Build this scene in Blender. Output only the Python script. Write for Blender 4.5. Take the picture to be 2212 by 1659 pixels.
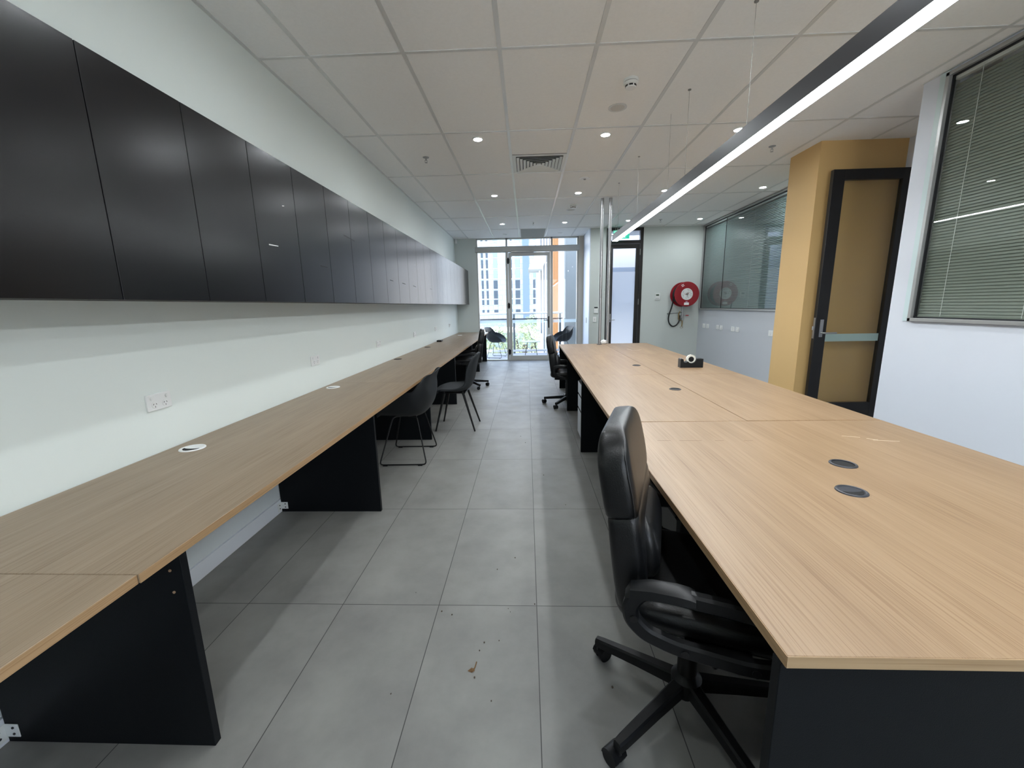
import bpy, bmesh, math, random
from mathutils import Vector, Matrix
random.seed(4)
PI = math.pi
for o in list(bpy.data.objects): bpy.data.objects.remove(o)
S = bpy.context.scene
COL = S.collection

# ------------------------------------------------------------------ camera
cam_d = bpy.data.cameras.new('camera'); cam = bpy.data.objects.new('camera', cam_d); COL.objects.link(cam)
S.camera = cam
F, YAW, PITCH, ROLL, CAMH = 880.4, -.0391, .19, -.0196, 1.35
cam_d.sensor_fit = 'HORIZONTAL'; cam_d.sensor_width = 36.0; cam_d.lens = 36.0*F/2212.0
cam_d.clip_start = .02; cam_d.clip_end = 600
fw = Vector((math.sin(YAW)*math.cos(PITCH), math.cos(YAW)*math.cos(PITCH), -math.sin(PITCH)))
r0 = Vector((math.cos(YAW), -math.sin(YAW), 0)); u0 = r0.cross(fw)
rt = math.cos(ROLL)*r0 + math.sin(ROLL)*u0; up = -math.sin(ROLL)*r0 + math.cos(ROLL)*u0
M = Matrix(((rt.x, up.x, -fw.x, 0), (rt.y, up.y, -fw.y, 0), (rt.z, up.z, -fw.z, CAMH), (0, 0, 0, 1)))
cam.matrix_world = M

# ------------------------------------------------------------------ world, sun, exposure
PENDANT_L = 28.0
DOWN_L = 380.0
w = bpy.data.worlds.new('sky'); S.world = w; w.use_nodes = True
nt = w.node_tree; bg = nt.nodes['Background']
tc = nt.nodes.new('ShaderNodeTexCoord'); sp = nt.nodes.new('ShaderNodeSeparateXYZ'); cr = nt.nodes.new('ShaderNodeValToRGB')
nt.links.new(tc.outputs['Generated'], sp.inputs[0]); nt.links.new(sp.outputs['Z'], cr.inputs[0])
cr.color_ramp.elements[0].position = 0.0; cr.color_ramp.elements[0].color = (.95, .975, 1, 1)
cr.color_ramp.elements[1].position = .8; cr.color_ramp.elements[1].color = (.42, .62, 1, 1)
nt.links.new(cr.outputs[0], bg.inputs[0]); bg.inputs[1].default_value = 4.0
sun_d = bpy.data.lights.new('sun', 'SUN'); sun_d.energy = 2.4; sun_d.angle = .01; sun_d.color = (1, .95, .88)
sun = bpy.data.objects.new('sun', sun_d); COL.objects.link(sun)
sun.rotation_euler = Vector((.35, .62, -.70)).to_track_quat('-Z', 'Y').to_euler()
S.view_settings.view_transform = 'Standard'; S.view_settings.look = 'None'
S.view_settings.exposure = 0.80; S.view_settings.gamma = 1.0
S.view_settings.use_curve_mapping = False
S.cycles.max_bounces = 10; S.cycles.diffuse_bounces = 5; S.cycles.transparent_max_bounces = 16
S.cycles.sample_clamp_indirect = 6.0

# ------------------------------------------------------------------ helpers
def lin(c):
    return tuple(((v/255)/12.92 if v/255 <= .04045 else ((v/255+.055)/1.055)**2.4) for v in c)
def tag(o, label=None, cat=None, group=None, kind=None):
    if label: o['label'] = label
    if cat: o['category'] = cat
    if group: o['group'] = group
    if kind: o['kind'] = kind
    return o
def empty(name, loc=(0, 0, 0), rz=0, label=None, cat=None, group=None):
    o = bpy.data.objects.new(name, None); COL.objects.link(o)
    o.location = loc; o.rotation_euler = (0, 0, rz); o.empty_display_size = .1
    return tag(o, label, cat, group)
def copy_tree(o, parent=None):
    c = o.copy(); COL.objects.link(c)
    if parent: c.parent = parent
    for ch in list(o.children): copy_tree(ch, c)
    return c
class MB:
    def __init__(s): s.b = bmesh.new()
    def box(s, x0, x1, y0, y1, z0, z1, bev=0, seg=2):
        r = bmesh.ops.create_cube(s.b, size=1)
        vs = r['verts']
        for v in vs:
            v.co = Vector(((x0+x1)/2+v.co.x*(x1-x0), (y0+y1)/2+v.co.y*(y1-y0), (z0+z1)/2+v.co.z*(z1-z0)))
        if bev > 0:
            es = list({e for v in vs for e in v.link_edges})
            bmesh.ops.bevel(s.b, geom=es, offset=bev, segments=seg, affect='EDGES', profile=.6)
        return s
    def cyl(s, p, q, r, r2=None, seg=20, caps=True):
        p, q = Vector(p), Vector(q); d = q-p
        rr = bmesh.ops.create_cone(s.b, cap_ends=caps, segments=seg, radius1=r, radius2=r if r2 is None else r2, depth=d.length)
        m = Matrix.Translation((p+q)/2) @ d.to_track_quat('Z', 'Y').to_matrix().to_4x4()
        bmesh.ops.transform(s.b, matrix=m, verts=rr['verts']); return s
    def sphere(s, c, r, sub=3, sc=(1, 1, 1)):
        rr = bmesh.ops.create_icosphere(s.b, subdivisions=sub, radius=r)
        for v in rr['verts']: v.co = Vector((c[0]+v.co.x*sc[0], c[1]+v.co.y*sc[1], c[2]+v.co.z*sc[2]))
        return s
    def lathe(s, prof, c=(0, 0, 0), axis='Z', seg=40, close=False):
        rings = []
        for r, h in prof:
            ring = []
            for i in range(seg):
                a = 2*PI*i/seg; x, y = r*math.cos(a), r*math.sin(a)
                if axis == 'Z': co = (c[0]+x, c[1]+y, c[2]+h)
                elif axis == 'Y': co = (c[0]+x, c[1]+h, c[2]+y)
                else: co = (c[0]+h, c[1]+x, c[2]+y)
                ring.append(s.b.verts.new(co))
            rings.append(ring)
        s.loft_rings(rings, cap=not close, closed=close); return s
    def loft_rings(s, rings, cap=True, closed=False):
        n = len(rings[0]); R = rings + ([rings[0]] if closed else [])
        for a, b in zip(R, R[1:]):
            for i in range(n):
                j = (i+1) % n
                try: s.b.faces.new((a[i], a[j], b[j], b[i]))
                except ValueError: pass
        if cap and not closed:
            try: s.b.faces.new(list(reversed(rings[0]))); s.b.faces.new(rings[-1])
            except ValueError: pass
    def loft(s, rings, cap=True, closed=False):
        s.loft_rings([[s.b.verts.new(Vector(p)) for p in r] for r in rings], cap, closed); return s
    def tube(s, pts, r, seg=10, closed=False, fillet=0, flat=None):
        pts = [Vector(p) for p in pts]
        if fillet: pts = round_path(pts, fillet, closed)
        n = len(pts); rings = []
        ref = None
        for i in range(n):
            if closed: t = (pts[(i+1) % n]-pts[i-1]).normalized()
            else: t = (pts[min(i+1, n-1)]-pts[max(i-1, 0)]).normalized()
            if ref is None:
                a = Vector((0, 0, 1)) if abs(t.z) < .9 else Vector((0, 1, 0))
                ref = (a - t*a.dot(t)).normalized()
            else: ref = (ref - t*ref.dot(t)).normalized()
            bi = t.cross(ref)
            if flat:   # rectangular section: flat=(half_along_ref, half_along_binormal)
                h, wd = flat; k = [(h, wd), (h, -wd), (-h, -wd), (-h, wd)]
                c = min(h, wd)*.45
                k = [(h-c, wd), (h, wd-c), (h, -wd+c), (h-c, -wd), (-h+c, -wd), (-h, -wd+c), (-h, wd-c), (-h+c, wd)]
                rings.append([pts[i]+ref*a_+bi*b_ for a_, b_ in k])
            else:
                rings.append([pts[i]+ref*r*math.cos(2*PI*k/seg)+bi*r*math.sin(2*PI*k/seg) for k in range(seg)])
        s.loft(rings, cap=not closed, closed=closed); return s
    def prism(s, poly, axis, a, b):
        def co(p, h):
            if axis == 'Z': return (p[0], p[1], h)
            if axis == 'Y': return (p[0], h, p[1])
            return (h, p[0], p[1])
        s.loft([[co(p, a) for p in poly], [co(p, b) for p in poly]]); return s
    def quad(s, *ps):
        s.b.faces.new([s.b.verts.new(Vector(p)) for p in ps]); return s
    def build(s, name, mat, parent=None, smooth=False, **kw):
        bmesh.ops.recalc_face_normals(s.b, faces=s.b.faces[:])
        me = bpy.data.meshes.new(name); s.b.to_mesh(me); s.b.free()
        if smooth:
            for p in me.polygons: p.use_smooth = True
        o = bpy.data.objects.new(name, me); COL.objects.link(o)
        if mat: me.materials.append(mat)
        if smooth:
            m = o.modifiers.new('es', 'EDGE_SPLIT'); m.split_angle = math.radians(38)
        if parent: o.parent = parent
        tag(o, **kw); return o
def round_path(pts, r, closed=False, n=5):
    out = []; N = len(pts)
    for i, p in enumerate(pts):
        if not closed and i in (0, N-1): out.append(p); continue
        a, b = pts[i-1], pts[(i+1) % N]
        da, db = (a-p), (b-p); rr = min(r, da.length*.45, db.length*.45)
        s0, s1 = p+da.normalized()*rr, p+db.normalized()*rr
        for k in range(n+1):
            t = k/n; out.append(s0*(1-t)**2+p*2*t*(1-t)+s1*t*t)
    return out
def thing_mesh(name, mb, mat, label, cat, group=None, smooth=False, kind=None):
    return mb.build(name, mat, None, smooth, label=label, cat=cat, group=group, kind=kind)
def struct(name, mb, mat, parent=None, smooth=False):
    o = mb.build(name, mat, parent, smooth)
    if not parent: o['kind'] = 'structure'
    return o

# ------------------------------------------------------------------ materials
def mat(name, col, rough=.5, metal=0, spec=.5, noise=0, nscale=8, bump=0, bscale=200, emit=None, estr=0, coat=0, alpha=None):
    m = bpy.data.materials.new(name); m.use_nodes = True; n = m.node_tree; b = n.nodes['Principled BSDF']
    c = lin(col) if max(col) > 1 else col
    b.inputs['Base Color'].default_value = (*c, 1); b.inputs['Roughness'].default_value = rough
    b.inputs['Metallic'].default_value = metal; b.inputs['Specular IOR Level'].default_value = spec
    b.inputs['Coat Weight'].default_value = coat
    g = n.nodes.new('ShaderNodeTexCoord')
    if noise:
        t = n.nodes.new('ShaderNodeTexNoise'); t.inputs['Scale'].default_value = nscale; t.inputs['Detail'].default_value = 6
        n.links.new(g.outputs['Object'], t.inputs['Vector'])
        mx = n.nodes.new('ShaderNodeMix'); mx.data_type = 'RGBA'
        mx.inputs[6].default_value = (*[v*(1-noise) for v in c], 1); mx.inputs[7].default_value = (*[min(1, v*(1+noise)) for v in c], 1)
        n.links.new(t.outputs['Fac'], mx.inputs[0]); n.links.new(mx.outputs[2], b.inputs['Base Color'])
    if bump:
        t = n.nodes.new('ShaderNodeTexNoise'); t.inputs['Scale'].default_value = bscale; t.inputs['Detail'].default_value = 3
        n.links.new(g.outputs['Object'], t.inputs['Vector'])
        bp = n.nodes.new('ShaderNodeBump'); bp.inputs['Strength'].default_value = bump; bp.inputs['Distance'].default_value = .002
        n.links.new(t.outputs['Fac'], bp.inputs['Height']); n.links.new(bp.outputs[0], b.inputs['Normal'])
    if emit:
        b.inputs['Emission Color'].default_value = (*(lin(emit) if max(emit) > 1 else emit), 1); b.inputs['Emission Strength'].default_value = estr
    return m
def glass(name, tint=(1, 1, 1), f0=.05, rough=0.0):
    """thin pane: transparent with a Schlick reflection that is the same from both sides"""
    m = bpy.data.materials.new(name); m.use_nodes = True; n = m.node_tree; n.nodes.clear(); L = n.links
    out = n.nodes.new('ShaderNodeOutputMaterial'); mx = n.nodes.new('ShaderNodeMixShader')
    tr = n.nodes.new('ShaderNodeBsdfTransparent'); gl = n.nodes.new('ShaderNodeBsdfGlossy'); lw = n.nodes.new('ShaderNodeLayerWeight')
    lw.inputs['Blend'].default_value = .5
    tr.inputs[0].default_value = (*tint, 1); gl.inputs['Roughness'].default_value = rough
    pw = n.nodes.new('ShaderNodeMath'); pw.operation = 'POWER'; pw.inputs[1].default_value = 4.2
    ma = n.nodes.new('ShaderNodeMath'); ma.operation = 'MULTIPLY_ADD'; ma.inputs[1].default_value = 1-f0; ma.inputs[2].default_value = f0; ma.use_clamp = True
    L.new(lw.outputs['Facing'], pw.inputs[0]); L.new(pw.outputs[0], ma.inputs[0]); L.new(ma.outputs[0], mx.inputs[0])
    L.new(tr.outputs[0], mx.inputs[1]); L.new(gl.outputs[0], mx.inputs[2]); L.new(mx.outputs[0], out.inputs[0])
    return m
def frosted(name, col, trans=.6, clear=.0):
    m = bpy.data.materials.new(name); m.use_nodes = True; n = m.node_tree; n.nodes.clear()
    out = n.nodes.new('ShaderNodeOutputMaterial'); mx = n.nodes.new('ShaderNodeMixShader'); m2 = n.nodes.new('ShaderNodeMixShader')
    tl = n.nodes.new('ShaderNodeBsdfTranslucent'); df = n.nodes.new('ShaderNodeBsdfDiffuse'); tr = n.nodes.new('ShaderNodeBsdfTransparent')
    tl.inputs[0].default_value = (*lin(col), 1); df.inputs[0].default_value = (*lin(col), 1); tr.inputs[0].default_value = (1, 1, 1, 1)
    mx.inputs[0].default_value = trans; m2.inputs[0].default_value = clear
    n.links.new(df.outputs[0], mx.inputs[1]); n.links.new(tl.outputs[0], mx.inputs[2])
    n.links.new(mx.outputs[0], m2.inputs[1]); n.links.new(tr.outputs[0], m2.inputs[2]); n.links.new(m2.outputs[0], out.inputs[0])
    return m
def emis(name, col, s):
    m = bpy.data.materials.new(name); m.use_nodes = True; n = m.node_tree; n.nodes.clear()
    out = n.nodes.new('ShaderNodeOutputMaterial'); e = n.nodes.new('ShaderNodeEmission')
    e.inputs[0].default_value = (*lin(col), 1); e.inputs[1].default_value = s; n.links.new(e.outputs[0], out.inputs[0]); return m
def wood(name, c1, c2, c3, rough=.42, seed=0, along='Y'):
    m = bpy.data.materials.new(name); m.use_nodes = True; n = m.node_tree; L = n.links; b = n.nodes['Principled BSDF']
    g = n.nodes.new('ShaderNodeTexCoord')
    def noise(scale, vec, det, off=0, dist=0):
        if along == 'X': vec = (vec[1], vec[0], vec[2])
        mp = n.nodes.new('ShaderNodeMapping'); mp.inputs['Scale'].default_value = vec; mp.inputs['Location'].default_value = (seed*3.1+off, seed*1.7, off)
        L.new(g.outputs['Object'], mp.inputs[0]); t = n.nodes.new('ShaderNodeTexNoise'); t.inputs['Scale'].default_value = scale
        t.inputs['Detail'].default_value = det; t.inputs['Distortion'].default_value = dist; L.new(mp.outputs[0], t.inputs['Vector']); return t
    a = noise(1, (7, .45, 7), 4, 0, .9)         # broad flowing bands
    f = noise(1, (300, 2.6, 300), 3, 5)         # fine grain streaks
    md = noise(1, (60, 1.0, 60), 4, 9, .8)
    r1 = n.nodes.new('ShaderNodeValToRGB'); e = r1.color_ramp.elements
    e[0].position = .28; e[0].color = (*lin(c1), 1); e[1].position = .72; e[1].color = (*lin(c3), 1)
    x = e.new(.5); x.color = (*lin(c2), 1)
    ad = n.nodes.new('ShaderNodeMath'); ad.operation = 'MULTIPLY_ADD'; ad.inputs[1].default_value = .6
    m2 = n.nodes.new('ShaderNodeMath'); m2.operation = 'MULTIPLY'; m2.inputs[1].default_value = .4
    L.new(md.outputs['Fac'], m2.inputs[0]); L.new(a.outputs['Fac'], ad.inputs[0]); L.new(m2.outputs[0], ad.inputs[2]); L.new(ad.outputs[0], r1.inputs[0])
    r2 = n.nodes.new('ShaderNodeValToRGB'); r2.color_ramp.elements[0].position = .34; r2.color_ramp.elements[0].color = (.66, .59, .52, 1)
    r2.color_ramp.elements[1].position = .50; r2.color_ramp.elements[1].color = (1, 1, 1, 1); L.new(f.outputs['Fac'], r2.inputs[0])
    mx = n.nodes.new('ShaderNodeMix'); mx.data_type = 'RGBA'; mx.blend_type = 'MULTIPLY'; mx.inputs[0].default_value = .72
    L.new(r1.outputs[0], mx.inputs[6]); L.new(r2.outputs[0], mx.inputs[7]); L.new(mx.outputs[2], b.inputs['Base Color'])
    b.inputs['Roughness'].default_value = rough; b.inputs['Specular IOR Level'].default_value = .4
    bp = n.nodes.new('ShaderNodeBump'); bp.inputs['Strength'].default_value = .12; bp.inputs['Distance'].default_value = .001
    L.new(f.outputs['Fac'], bp.inputs['Height']); L.new(bp.outputs[0], b.inputs['Normal'])
    return m
def floor_mat():
    m = bpy.data.materials.new('floor_tiles'); m.use_nodes = True; n = m.node_tree; L = n.links; b = n.nodes['Principled BSDF']
    g = n.nodes.new('ShaderNodeTexCoord'); s = n.nodes.new('ShaderNodeSeparateXYZ'); L.new(g.outputs['Object'], s.inputs[0])
    def M_(op, a, bb=None, c=None):
        k = n.nodes.new('ShaderNodeMath'); k.operation = op
        for i, v in enumerate((a, bb, c)):
            if v is None: continue
            if isinstance(v, (int, float)): k.inputs[i].default_value = v
            else: L.new(v, k.inputs[i])
        return k.outputs[0]
    def joint(v, per, off, wd):
        u = M_('MULTIPLY', M_('SUBTRACT', v, off), 1/per)
        fr = M_('FRACT', M_('ADD', u, 100.0)); d = M_('MINIMUM', fr, M_('SUBTRACT', 1.0, fr))
        return M_('LESS_THAN', M_('MULTIPLY', d, per), wd), M_('FLOOR', M_('ADD', u, 100.0))
    jx, ix = joint(s.outputs['X'], .45, .029, .0017); jy, iy = joint(s.outputs['Y'], .9055, 1.64, .0017)
    j = M_('MAXIMUM', jx, jy)
    cb = n.nodes.new('ShaderNodeCombineXYZ'); L.new(ix, cb.inputs[0]); L.new(iy, cb.inputs[1])
    wn = n.nodes.new('ShaderNodeTexWhiteNoise'); wn.noise_dimensions = '2D'; L.new(cb.outputs[0], wn.inputs['Vector'])
    t = n.nodes.new('ShaderNodeTexNoise'); t.inputs['Scale'].default_value = 3.2; t.inputs['Detail'].default_value = 9; t.inputs['Roughness'].default_value = .62
    mpv = n.nodes.new('ShaderNodeVectorMath'); mpv.operation = 'MULTIPLY_ADD'; mpv.inputs[1].default_value = (1, 1, 1)
    L.new(g.outputs['Object'], mpv.inputs[0]); L.new(wn.outputs['Color'], mpv.inputs[2]); L.new(mpv.outputs[0], t.inputs['Vector'])
    r = n.nodes.new('ShaderNodeValToRGB'); r.color_ramp.elements[0].position = .3; r.color_ramp.elements[0].color = (*lin((115, 114, 111)), 1)
    r.color_ramp.elements[1].position = .72; r.color_ramp.elements[1].color = (*lin((136, 135, 131)), 1); L.new(t.outputs['Fac'], r.inputs[0])
    hsv = n.nodes.new('ShaderNodeHueSaturation'); L.new(r.outputs[0], hsv.inputs['Color']); L.new(M_('MULTIPLY_ADD', wn.outputs['Value'], .05, .975), hsv.inputs['Value'])
    mx = n.nodes.new('ShaderNodeMix'); mx.data_type = 'RGBA'; L.new(j, mx.inputs[0]); L.new(hsv.outputs[0], mx.inputs[6]); mx.inputs[7].default_value = (*lin((58, 57, 56)), 1)
    L.new(mx.outputs[2], b.inputs['Base Color'])
    t2 = n.nodes.new('ShaderNodeTexNoise'); t2.inputs['Scale'].default_value = 5; t2.inputs['Detail'].default_value = 5; L.new(mpv.outputs[0], t2.inputs['Vector'])
    L.new(M_('MULTIPLY_ADD', t2.outputs['Fac'], .22, .36), b.inputs['Roughness'])
    b.inputs['Specular IOR Level'].default_value = .45
    bp = n.nodes.new('ShaderNodeBump'); bp.inputs['Strength'].default_value = .25; bp.inputs['Distance'].default_value = .002
    L.new(M_('SUBTRACT', M_('MULTIPLY', t.outputs['Fac'], .2), j), bp.inputs['Height']); L.new(bp.outputs[0], b.inputs['Normal'])
    return m

M_WALL = mat('wall_paint', (226, 233, 229), .6, noise=.015, nscale=2, bump=.08, bscale=260)
M_WALLR = mat('wall_paint_right', (218, 223, 232), .6, noise=.015, nscale=2, bump=.08, bscale=260)
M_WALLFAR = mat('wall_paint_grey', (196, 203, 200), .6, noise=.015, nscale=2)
M_CEIL = mat('ceiling_tile', (244, 244, 242), .85, noise=.04, nscale=60, bump=.3, bscale=320)
M_GRID = mat('ceiling_grid', (212, 213, 211), .3, spec=.8)
M_YEL = mat('yellow_paint', (210, 174, 116), .6, noise=.01, bump=.05)
M_BLACK = mat('black_laminate', (13, 16, 19), .45, spec=.15, noise=.08, nscale=30, bump=.15, bscale=500)
M_EDGE = mat('dark_grey_laminate', (44, 48, 50), .45, spec=.4)
M_CAB = mat('cabinet_laminate', (12, 12, 16), .24, spec=.30, noise=.05, nscale=5, bump=.02, bscale=300)
M_CABIN = mat('cabinet_carcass', (20, 20, 22), .6)
M_GAP = mat('shadow_gap', (8, 8, 9), .8)
M_SKIRT = mat('skirting_white', (226, 230, 236), .4)
M_ALU = mat('aluminium_frame', (170, 171, 170), .38, metal=.55)
M_ALUW = mat('window_frame_paint', (178, 178, 174), .4)
M_BLKF = mat('black_door_frame', (24, 23, 24), .35, spec=.5)
M_GASK = mat('rubber_gasket', (14, 16, 22), .5)
M_CHROME = mat('brushed_steel', (175, 176, 178), .34, metal=.9)
M_STEEL = mat('satin_steel', (150, 150, 148), .4, metal=.8)
M_LEATH = mat('black_leather', (10, 11, 13), .36, spec=.4, bump=.25, bscale=260)
M_PLAS = mat('black_plastic', (13, 14, 16), .42, spec=.3, bump=.1, bscale=300)
M_SHELL = mat('charcoal_shell', (32, 34, 36), .5, spec=.3)
M_PAD = mat('charcoal_fabric', (42, 45, 48), .7, spec=.3, bump=.2, bscale=400)
M_MET = mat('black_metal', (22, 22, 23), .35, metal=.3)
M_WHT = mat('white_plastic', (232, 233, 232), .3)
M_WHT2 = mat('white_enamel', (225, 228, 226), .45)
M_SLOT = mat('dark_slot', (25, 26, 30), .6)
M_RED = mat('hose_reel_red', (142, 30, 40), .35, spec=.5, noise=.03)
M_RED2 = mat('red_handle', (165, 30, 38), .4)
M_BRASS = mat('brass', (140, 118, 80), .4, metal=.8)
M_RUB = mat('black_rubber', (18, 18, 20), .5)
M_WOODR = [wood('oak_top_%d' % i, (138, 112, 85), (150, 124, 96), (162, 136, 108), .4, i) for i in range(7)]
M_WOODL = [wood('oak_left_%d' % i, (140, 121, 99), (150, 131, 109), (160, 141, 119), .4, 10+i) for i in range(5)]
M_WEDGEX = wood('oak_edging_front', (150, 124, 92), (163, 137, 104), (175, 150, 117), .45, 33, 'X')
M_WEDGE = wood('oak_edging', (150, 120, 86), (165, 134, 99), (178, 148, 111), .45, 31)
M_BLIND = mat('blind_slats', (124, 132, 121), .4, spec=.4)
M_BLIND2 = mat('blind_slats_far', (140, 154, 152), .4, spec=.4)
M_GL = glass('window_glass', (.97, .985, .98), .05)
M_GLP = glass('partition_glass', (.88, .90, .88), .07)
M_GLP2 = glass('partition_glass_far', (.80, .85, .85), .13)
M_GLD = glass('door_glass', (.86, .86, .80), .06)
M_FROST = frosted('frosted_film', (244, 247, 252), .8)
M_BAND = frosted('frosted_band', (205, 222, 230), .55, .35)
M_BANDD = frosted('frosted_band_door', (200, 222, 218), .35, .05)
M_DIFF = emis('lamp_diffuser', (246, 251, 255), PENDANT_L)
M_DOWN = emis('downlight_lens', (244, 251, 255), DOWN_L)
M_GREEN = mat('exit_green', (20, 140, 115), .4, emit=(20, 150, 120), estr=.5)
M_CONC = mat('concrete', (96, 103, 106), .8, noise=.06, nscale=3)
M_ORNG = mat('orange_cladding', (162, 116, 76), .6)
M_PAVE = mat('balcony_floor', (142, 138, 138), .7, noise=.08, nscale=6)
M_LEAF = mat('tree_leaf', (134, 144, 108), .6, noise=.35, nscale=1.6)
M_TRUNK = mat('tree_bark', (56, 50, 42), .8)

# ------------------------------------------------------------------ setting
ZC = 2.925; YF = 10.14
struct('floor', MB().box(-1.9, 7.2, -2.7, 10.2, -.12, 0), floor_mat())
struct('ceiling', MB().box(-1.9, 7.2, -2.7, 10.2, ZC, ZC+.12), M_CEIL)
g = MB()
for i in range(-2, 10):
    x = -.15+i*.606
    y1 = 10.12 if x < 1.3 else 9.13
    y0 = -2.5
    if x > 2.99: continue
    g.box(x-.0135, x+.0135, y0, y1, ZC-.004, ZC+.002)
for j in range(-4, 6):
    y = 4.105+j*1.222
    g.box(-1.7, 3.72 if y > 5.2 else (3.9 if 3.55 < y else 3.0), y-.011, y+.011, ZC-.0045, ZC+.002)
for x, y0, y1 in ((3.48, 5.12, 9.13), (3.48, 3.55, 4.6)): g.box(x-.0135, x+.0135, y0, y1, ZC-.004, ZC+.002)
g.box(-1.7, -1.68, -2.5, 10.1, ZC-.006, ZC+.002); g.box(2.985, 3.0, -2.5, 3.535, ZC-.006, ZC+.002)
struct('trim_1', g, M_GRID)
struct('wall_left', MB().box(-1.9, -1.7, -2.7, 10.3, 0, ZC), M_WALL)
struct('wall_back', MB().box(-1.7, 7.2, -2.7, -2.5, 0, .5).box(-1.7, 7.2, -2.7, -2.5, 2.7, ZC).box(2.2, 7.2, -2.7, -2.5, .5, 2.7).box(-1.7, .4, -2.7, -2.5, .5, 2.7), M_WALL)
bw = MB()
for x in (.4, 1.27, 2.14): bw.box(x, x+.06, -2.66, -2.58, .5, 2.7)
w4 = struct('added_fill_window', bw, M_ALUW)  # window added out of view behind the camera to let in fill daylight
MB().quad((.4, -2.62, .5), (2.2, -2.62, .5), (2.2, -2.62, 2.7), (.4, -2.62, 2.7)).build('window_pane', M_GL, w4)
# far wall: pier left of the window, reveal, and the deeper wall with the black door
struct('wall_far_pier', MB().box(-1.7, -1.19, 10.1, 10.3, 0, ZC), M_WALLFAR)
wf = MB()
wf.box(1.375, 1.715, 9.15, 9.3, 0, ZC).box(2.488, 3.9, 9.15, 9.3, 0, ZC)
wf.box(1.375, 1.47, 9.3, 10.3, 0, ZC)
struct('wall_far_right', wf, M_WALLFAR)
struct('trim_2', MB().box(1.24, 1.385, 10.09, 10.3, 0, ZC, .004), mat('beige_reveal', (186, 180, 168), .6))
struct('trim_3', MB().box(1.36, 1.3745, 9.15, 10.09, 0, ZC), mat('white_reveal', (215, 226, 244), .45))
# right side: near partition, recess, yellow pier, far partition
wr = MB()
wr.box(3.0, 3.12, -2.5, 3.535, 0, 1.172).box(3.0, 3.12, 3.335, 3.535, 1.172, ZC).box(3.0, 3.12, -2.5, 3.335, 2.895, ZC)
wr.box(3.0, 3.12, -2.5, -1.2, 1.172, 2.895)
struct('wall_right_near', wr, M_WALLR)
struct('wall_right_recess', MB().box(3.86, 3.98, 3.12, 4.62, 0, ZC).box(3.12, 3.86, 3.415, 3.535, 0, ZC), M_WALLR)
struct('wall_yellow', MB().box(3.0, 4.07, 4.62, 5.11, 0, ZC), M_YEL)
struct('wall_right_far', MB().box(3.74, 3.86, 5.11, 9.15, 0, 1.19).box(3.74, 3.86, 9.10, 9.15, 1.19, ZC), mat('wall_paint_far_right', (196, 200, 206), .6))
struct('wall_outer_right', MB().box(7.1, 7.2, -2.5, 9.3, 0, ZC), M_WALLR)
struct('wall_meeting_far', MB().box(3.9, 7.1, 9.15, 9.3, 0, ZC), M_WALLR)
struct('baseboard_left', MB().box(-1.7, -1.686, -2.5, 10.1, 0, .088, .002), M_SKIRT)
struct('trim_4', MB().box(-1.7, -1.690, -2.5, 10.1, .094, .70, 0), mat('wall_panel_low', (214, 220, 222), .5))
struct('baseboard_right', MB().box(2.988, 3.0, -2.5, 3.535, 0, .09, .002), M_SKIRT)
struct('trim_5', MB().box(2.992, 3.0, 3.335, 3.40, 1.172, ZC-.01), mat('teal_white_trim', (206, 224, 226), .4))

# near partition window: frame, gasket, pane, blind
def partition_window(name, x, y0, y1, z0, z1, pane, slatm, frame_w=.025, mull=()):
    fr = MB(); d = .03
    fr.box(x-d, x+.05, y0, y1, z0, z0+frame_w, .002).box(x-d, x+.05, y0, y1, z1-frame_w, z1, .002)
    fr.box(x-d, x+.05, y0, y0+frame_w, z0, z1, .002).box(x-d, x+.05, y1-frame_w, y1, z0, z1, .002)
    wn = struct(name, fr, M_ALU)
    a, b, c, e = y0+frame_w, y1-frame_w, z0+frame_w, z1-frame_w
    k = .010
    gs = MB().box(x-.006, x+.012, a, b, c, c+k).box(x-.006, x+.012, a, b, e-k, e).box(x-.006, x+.012, a, a+k, c, e).box(x-.006, x+.012, b-k, b, c, e)
    gs.build('gasket', M_GASK, wn)
    MB().quad((x, a, c), (x, b, c), (x, b, e), (x, a, e)).build('window_pane', pane, wn)
    if mull:
        mm = MB()
        for y in mull: mm.box(x-.004, x+.004, y-.004, y+.004, c, e)
        mm.build('pane_joint', M_GASK, wn)
    return wn, (a, b, c, e)
w1, (a, b, c, e) = partition_window('window_1', 3.0, -1.2, 3.335, 1.172, 2.895, M_GLP, M_BLIND)
def blind(name, x, a, b, c, e, pitch, tilt, m, label, cords):
    r = empty(name, (x, (a+b)/2, c), 0, label, 'blind')
    ym = (a+b)/2; sl = MB(); n = int((e-c-.05)/pitch); hw = .0125
    for i in range(n):
        z = .02+i*pitch; dx, dz = hw*math.cos(tilt), hw*math.sin(tilt)
        sl.loft([[(-dx, yy, z-dz), (-dx*.3, yy, z-dz*.3+.0022), (dx*.3, yy, z+dz*.3+.0022), (dx, yy, z+dz),
                  (dx*.3, yy, z+dz*.3+.0016), (-dx*.3, yy, z-dz*.3+.0016)] for yy in (a-ym, b-ym)])
    sl.build('slats', m, r, kind='stuff')
    MB().box(-.015, .015, a-ym, b-ym, e-c-.03, e-c).build('head_rail', M_WHT2, r)
    MB().box(-.012, .012, a-ym, b-ym, 0, .014).build('bottom_rail', m, r)
    for y in cords: MB().cyl((-.016, y-ym, .01), (-.016, y-ym, e-c-.02), .0015, seg=6).build('ladder_cord', M_WHT2, r)
    return r
blind('venetian_blind', 3.024, a+.01, b-.006, c+.006, e-.003, .021, 1.2, M_BLIND,
      'closed grey green venetian blind behind the near right glass, beside the white wall', (3.12, 2.62, 1.6, .5))
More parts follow.
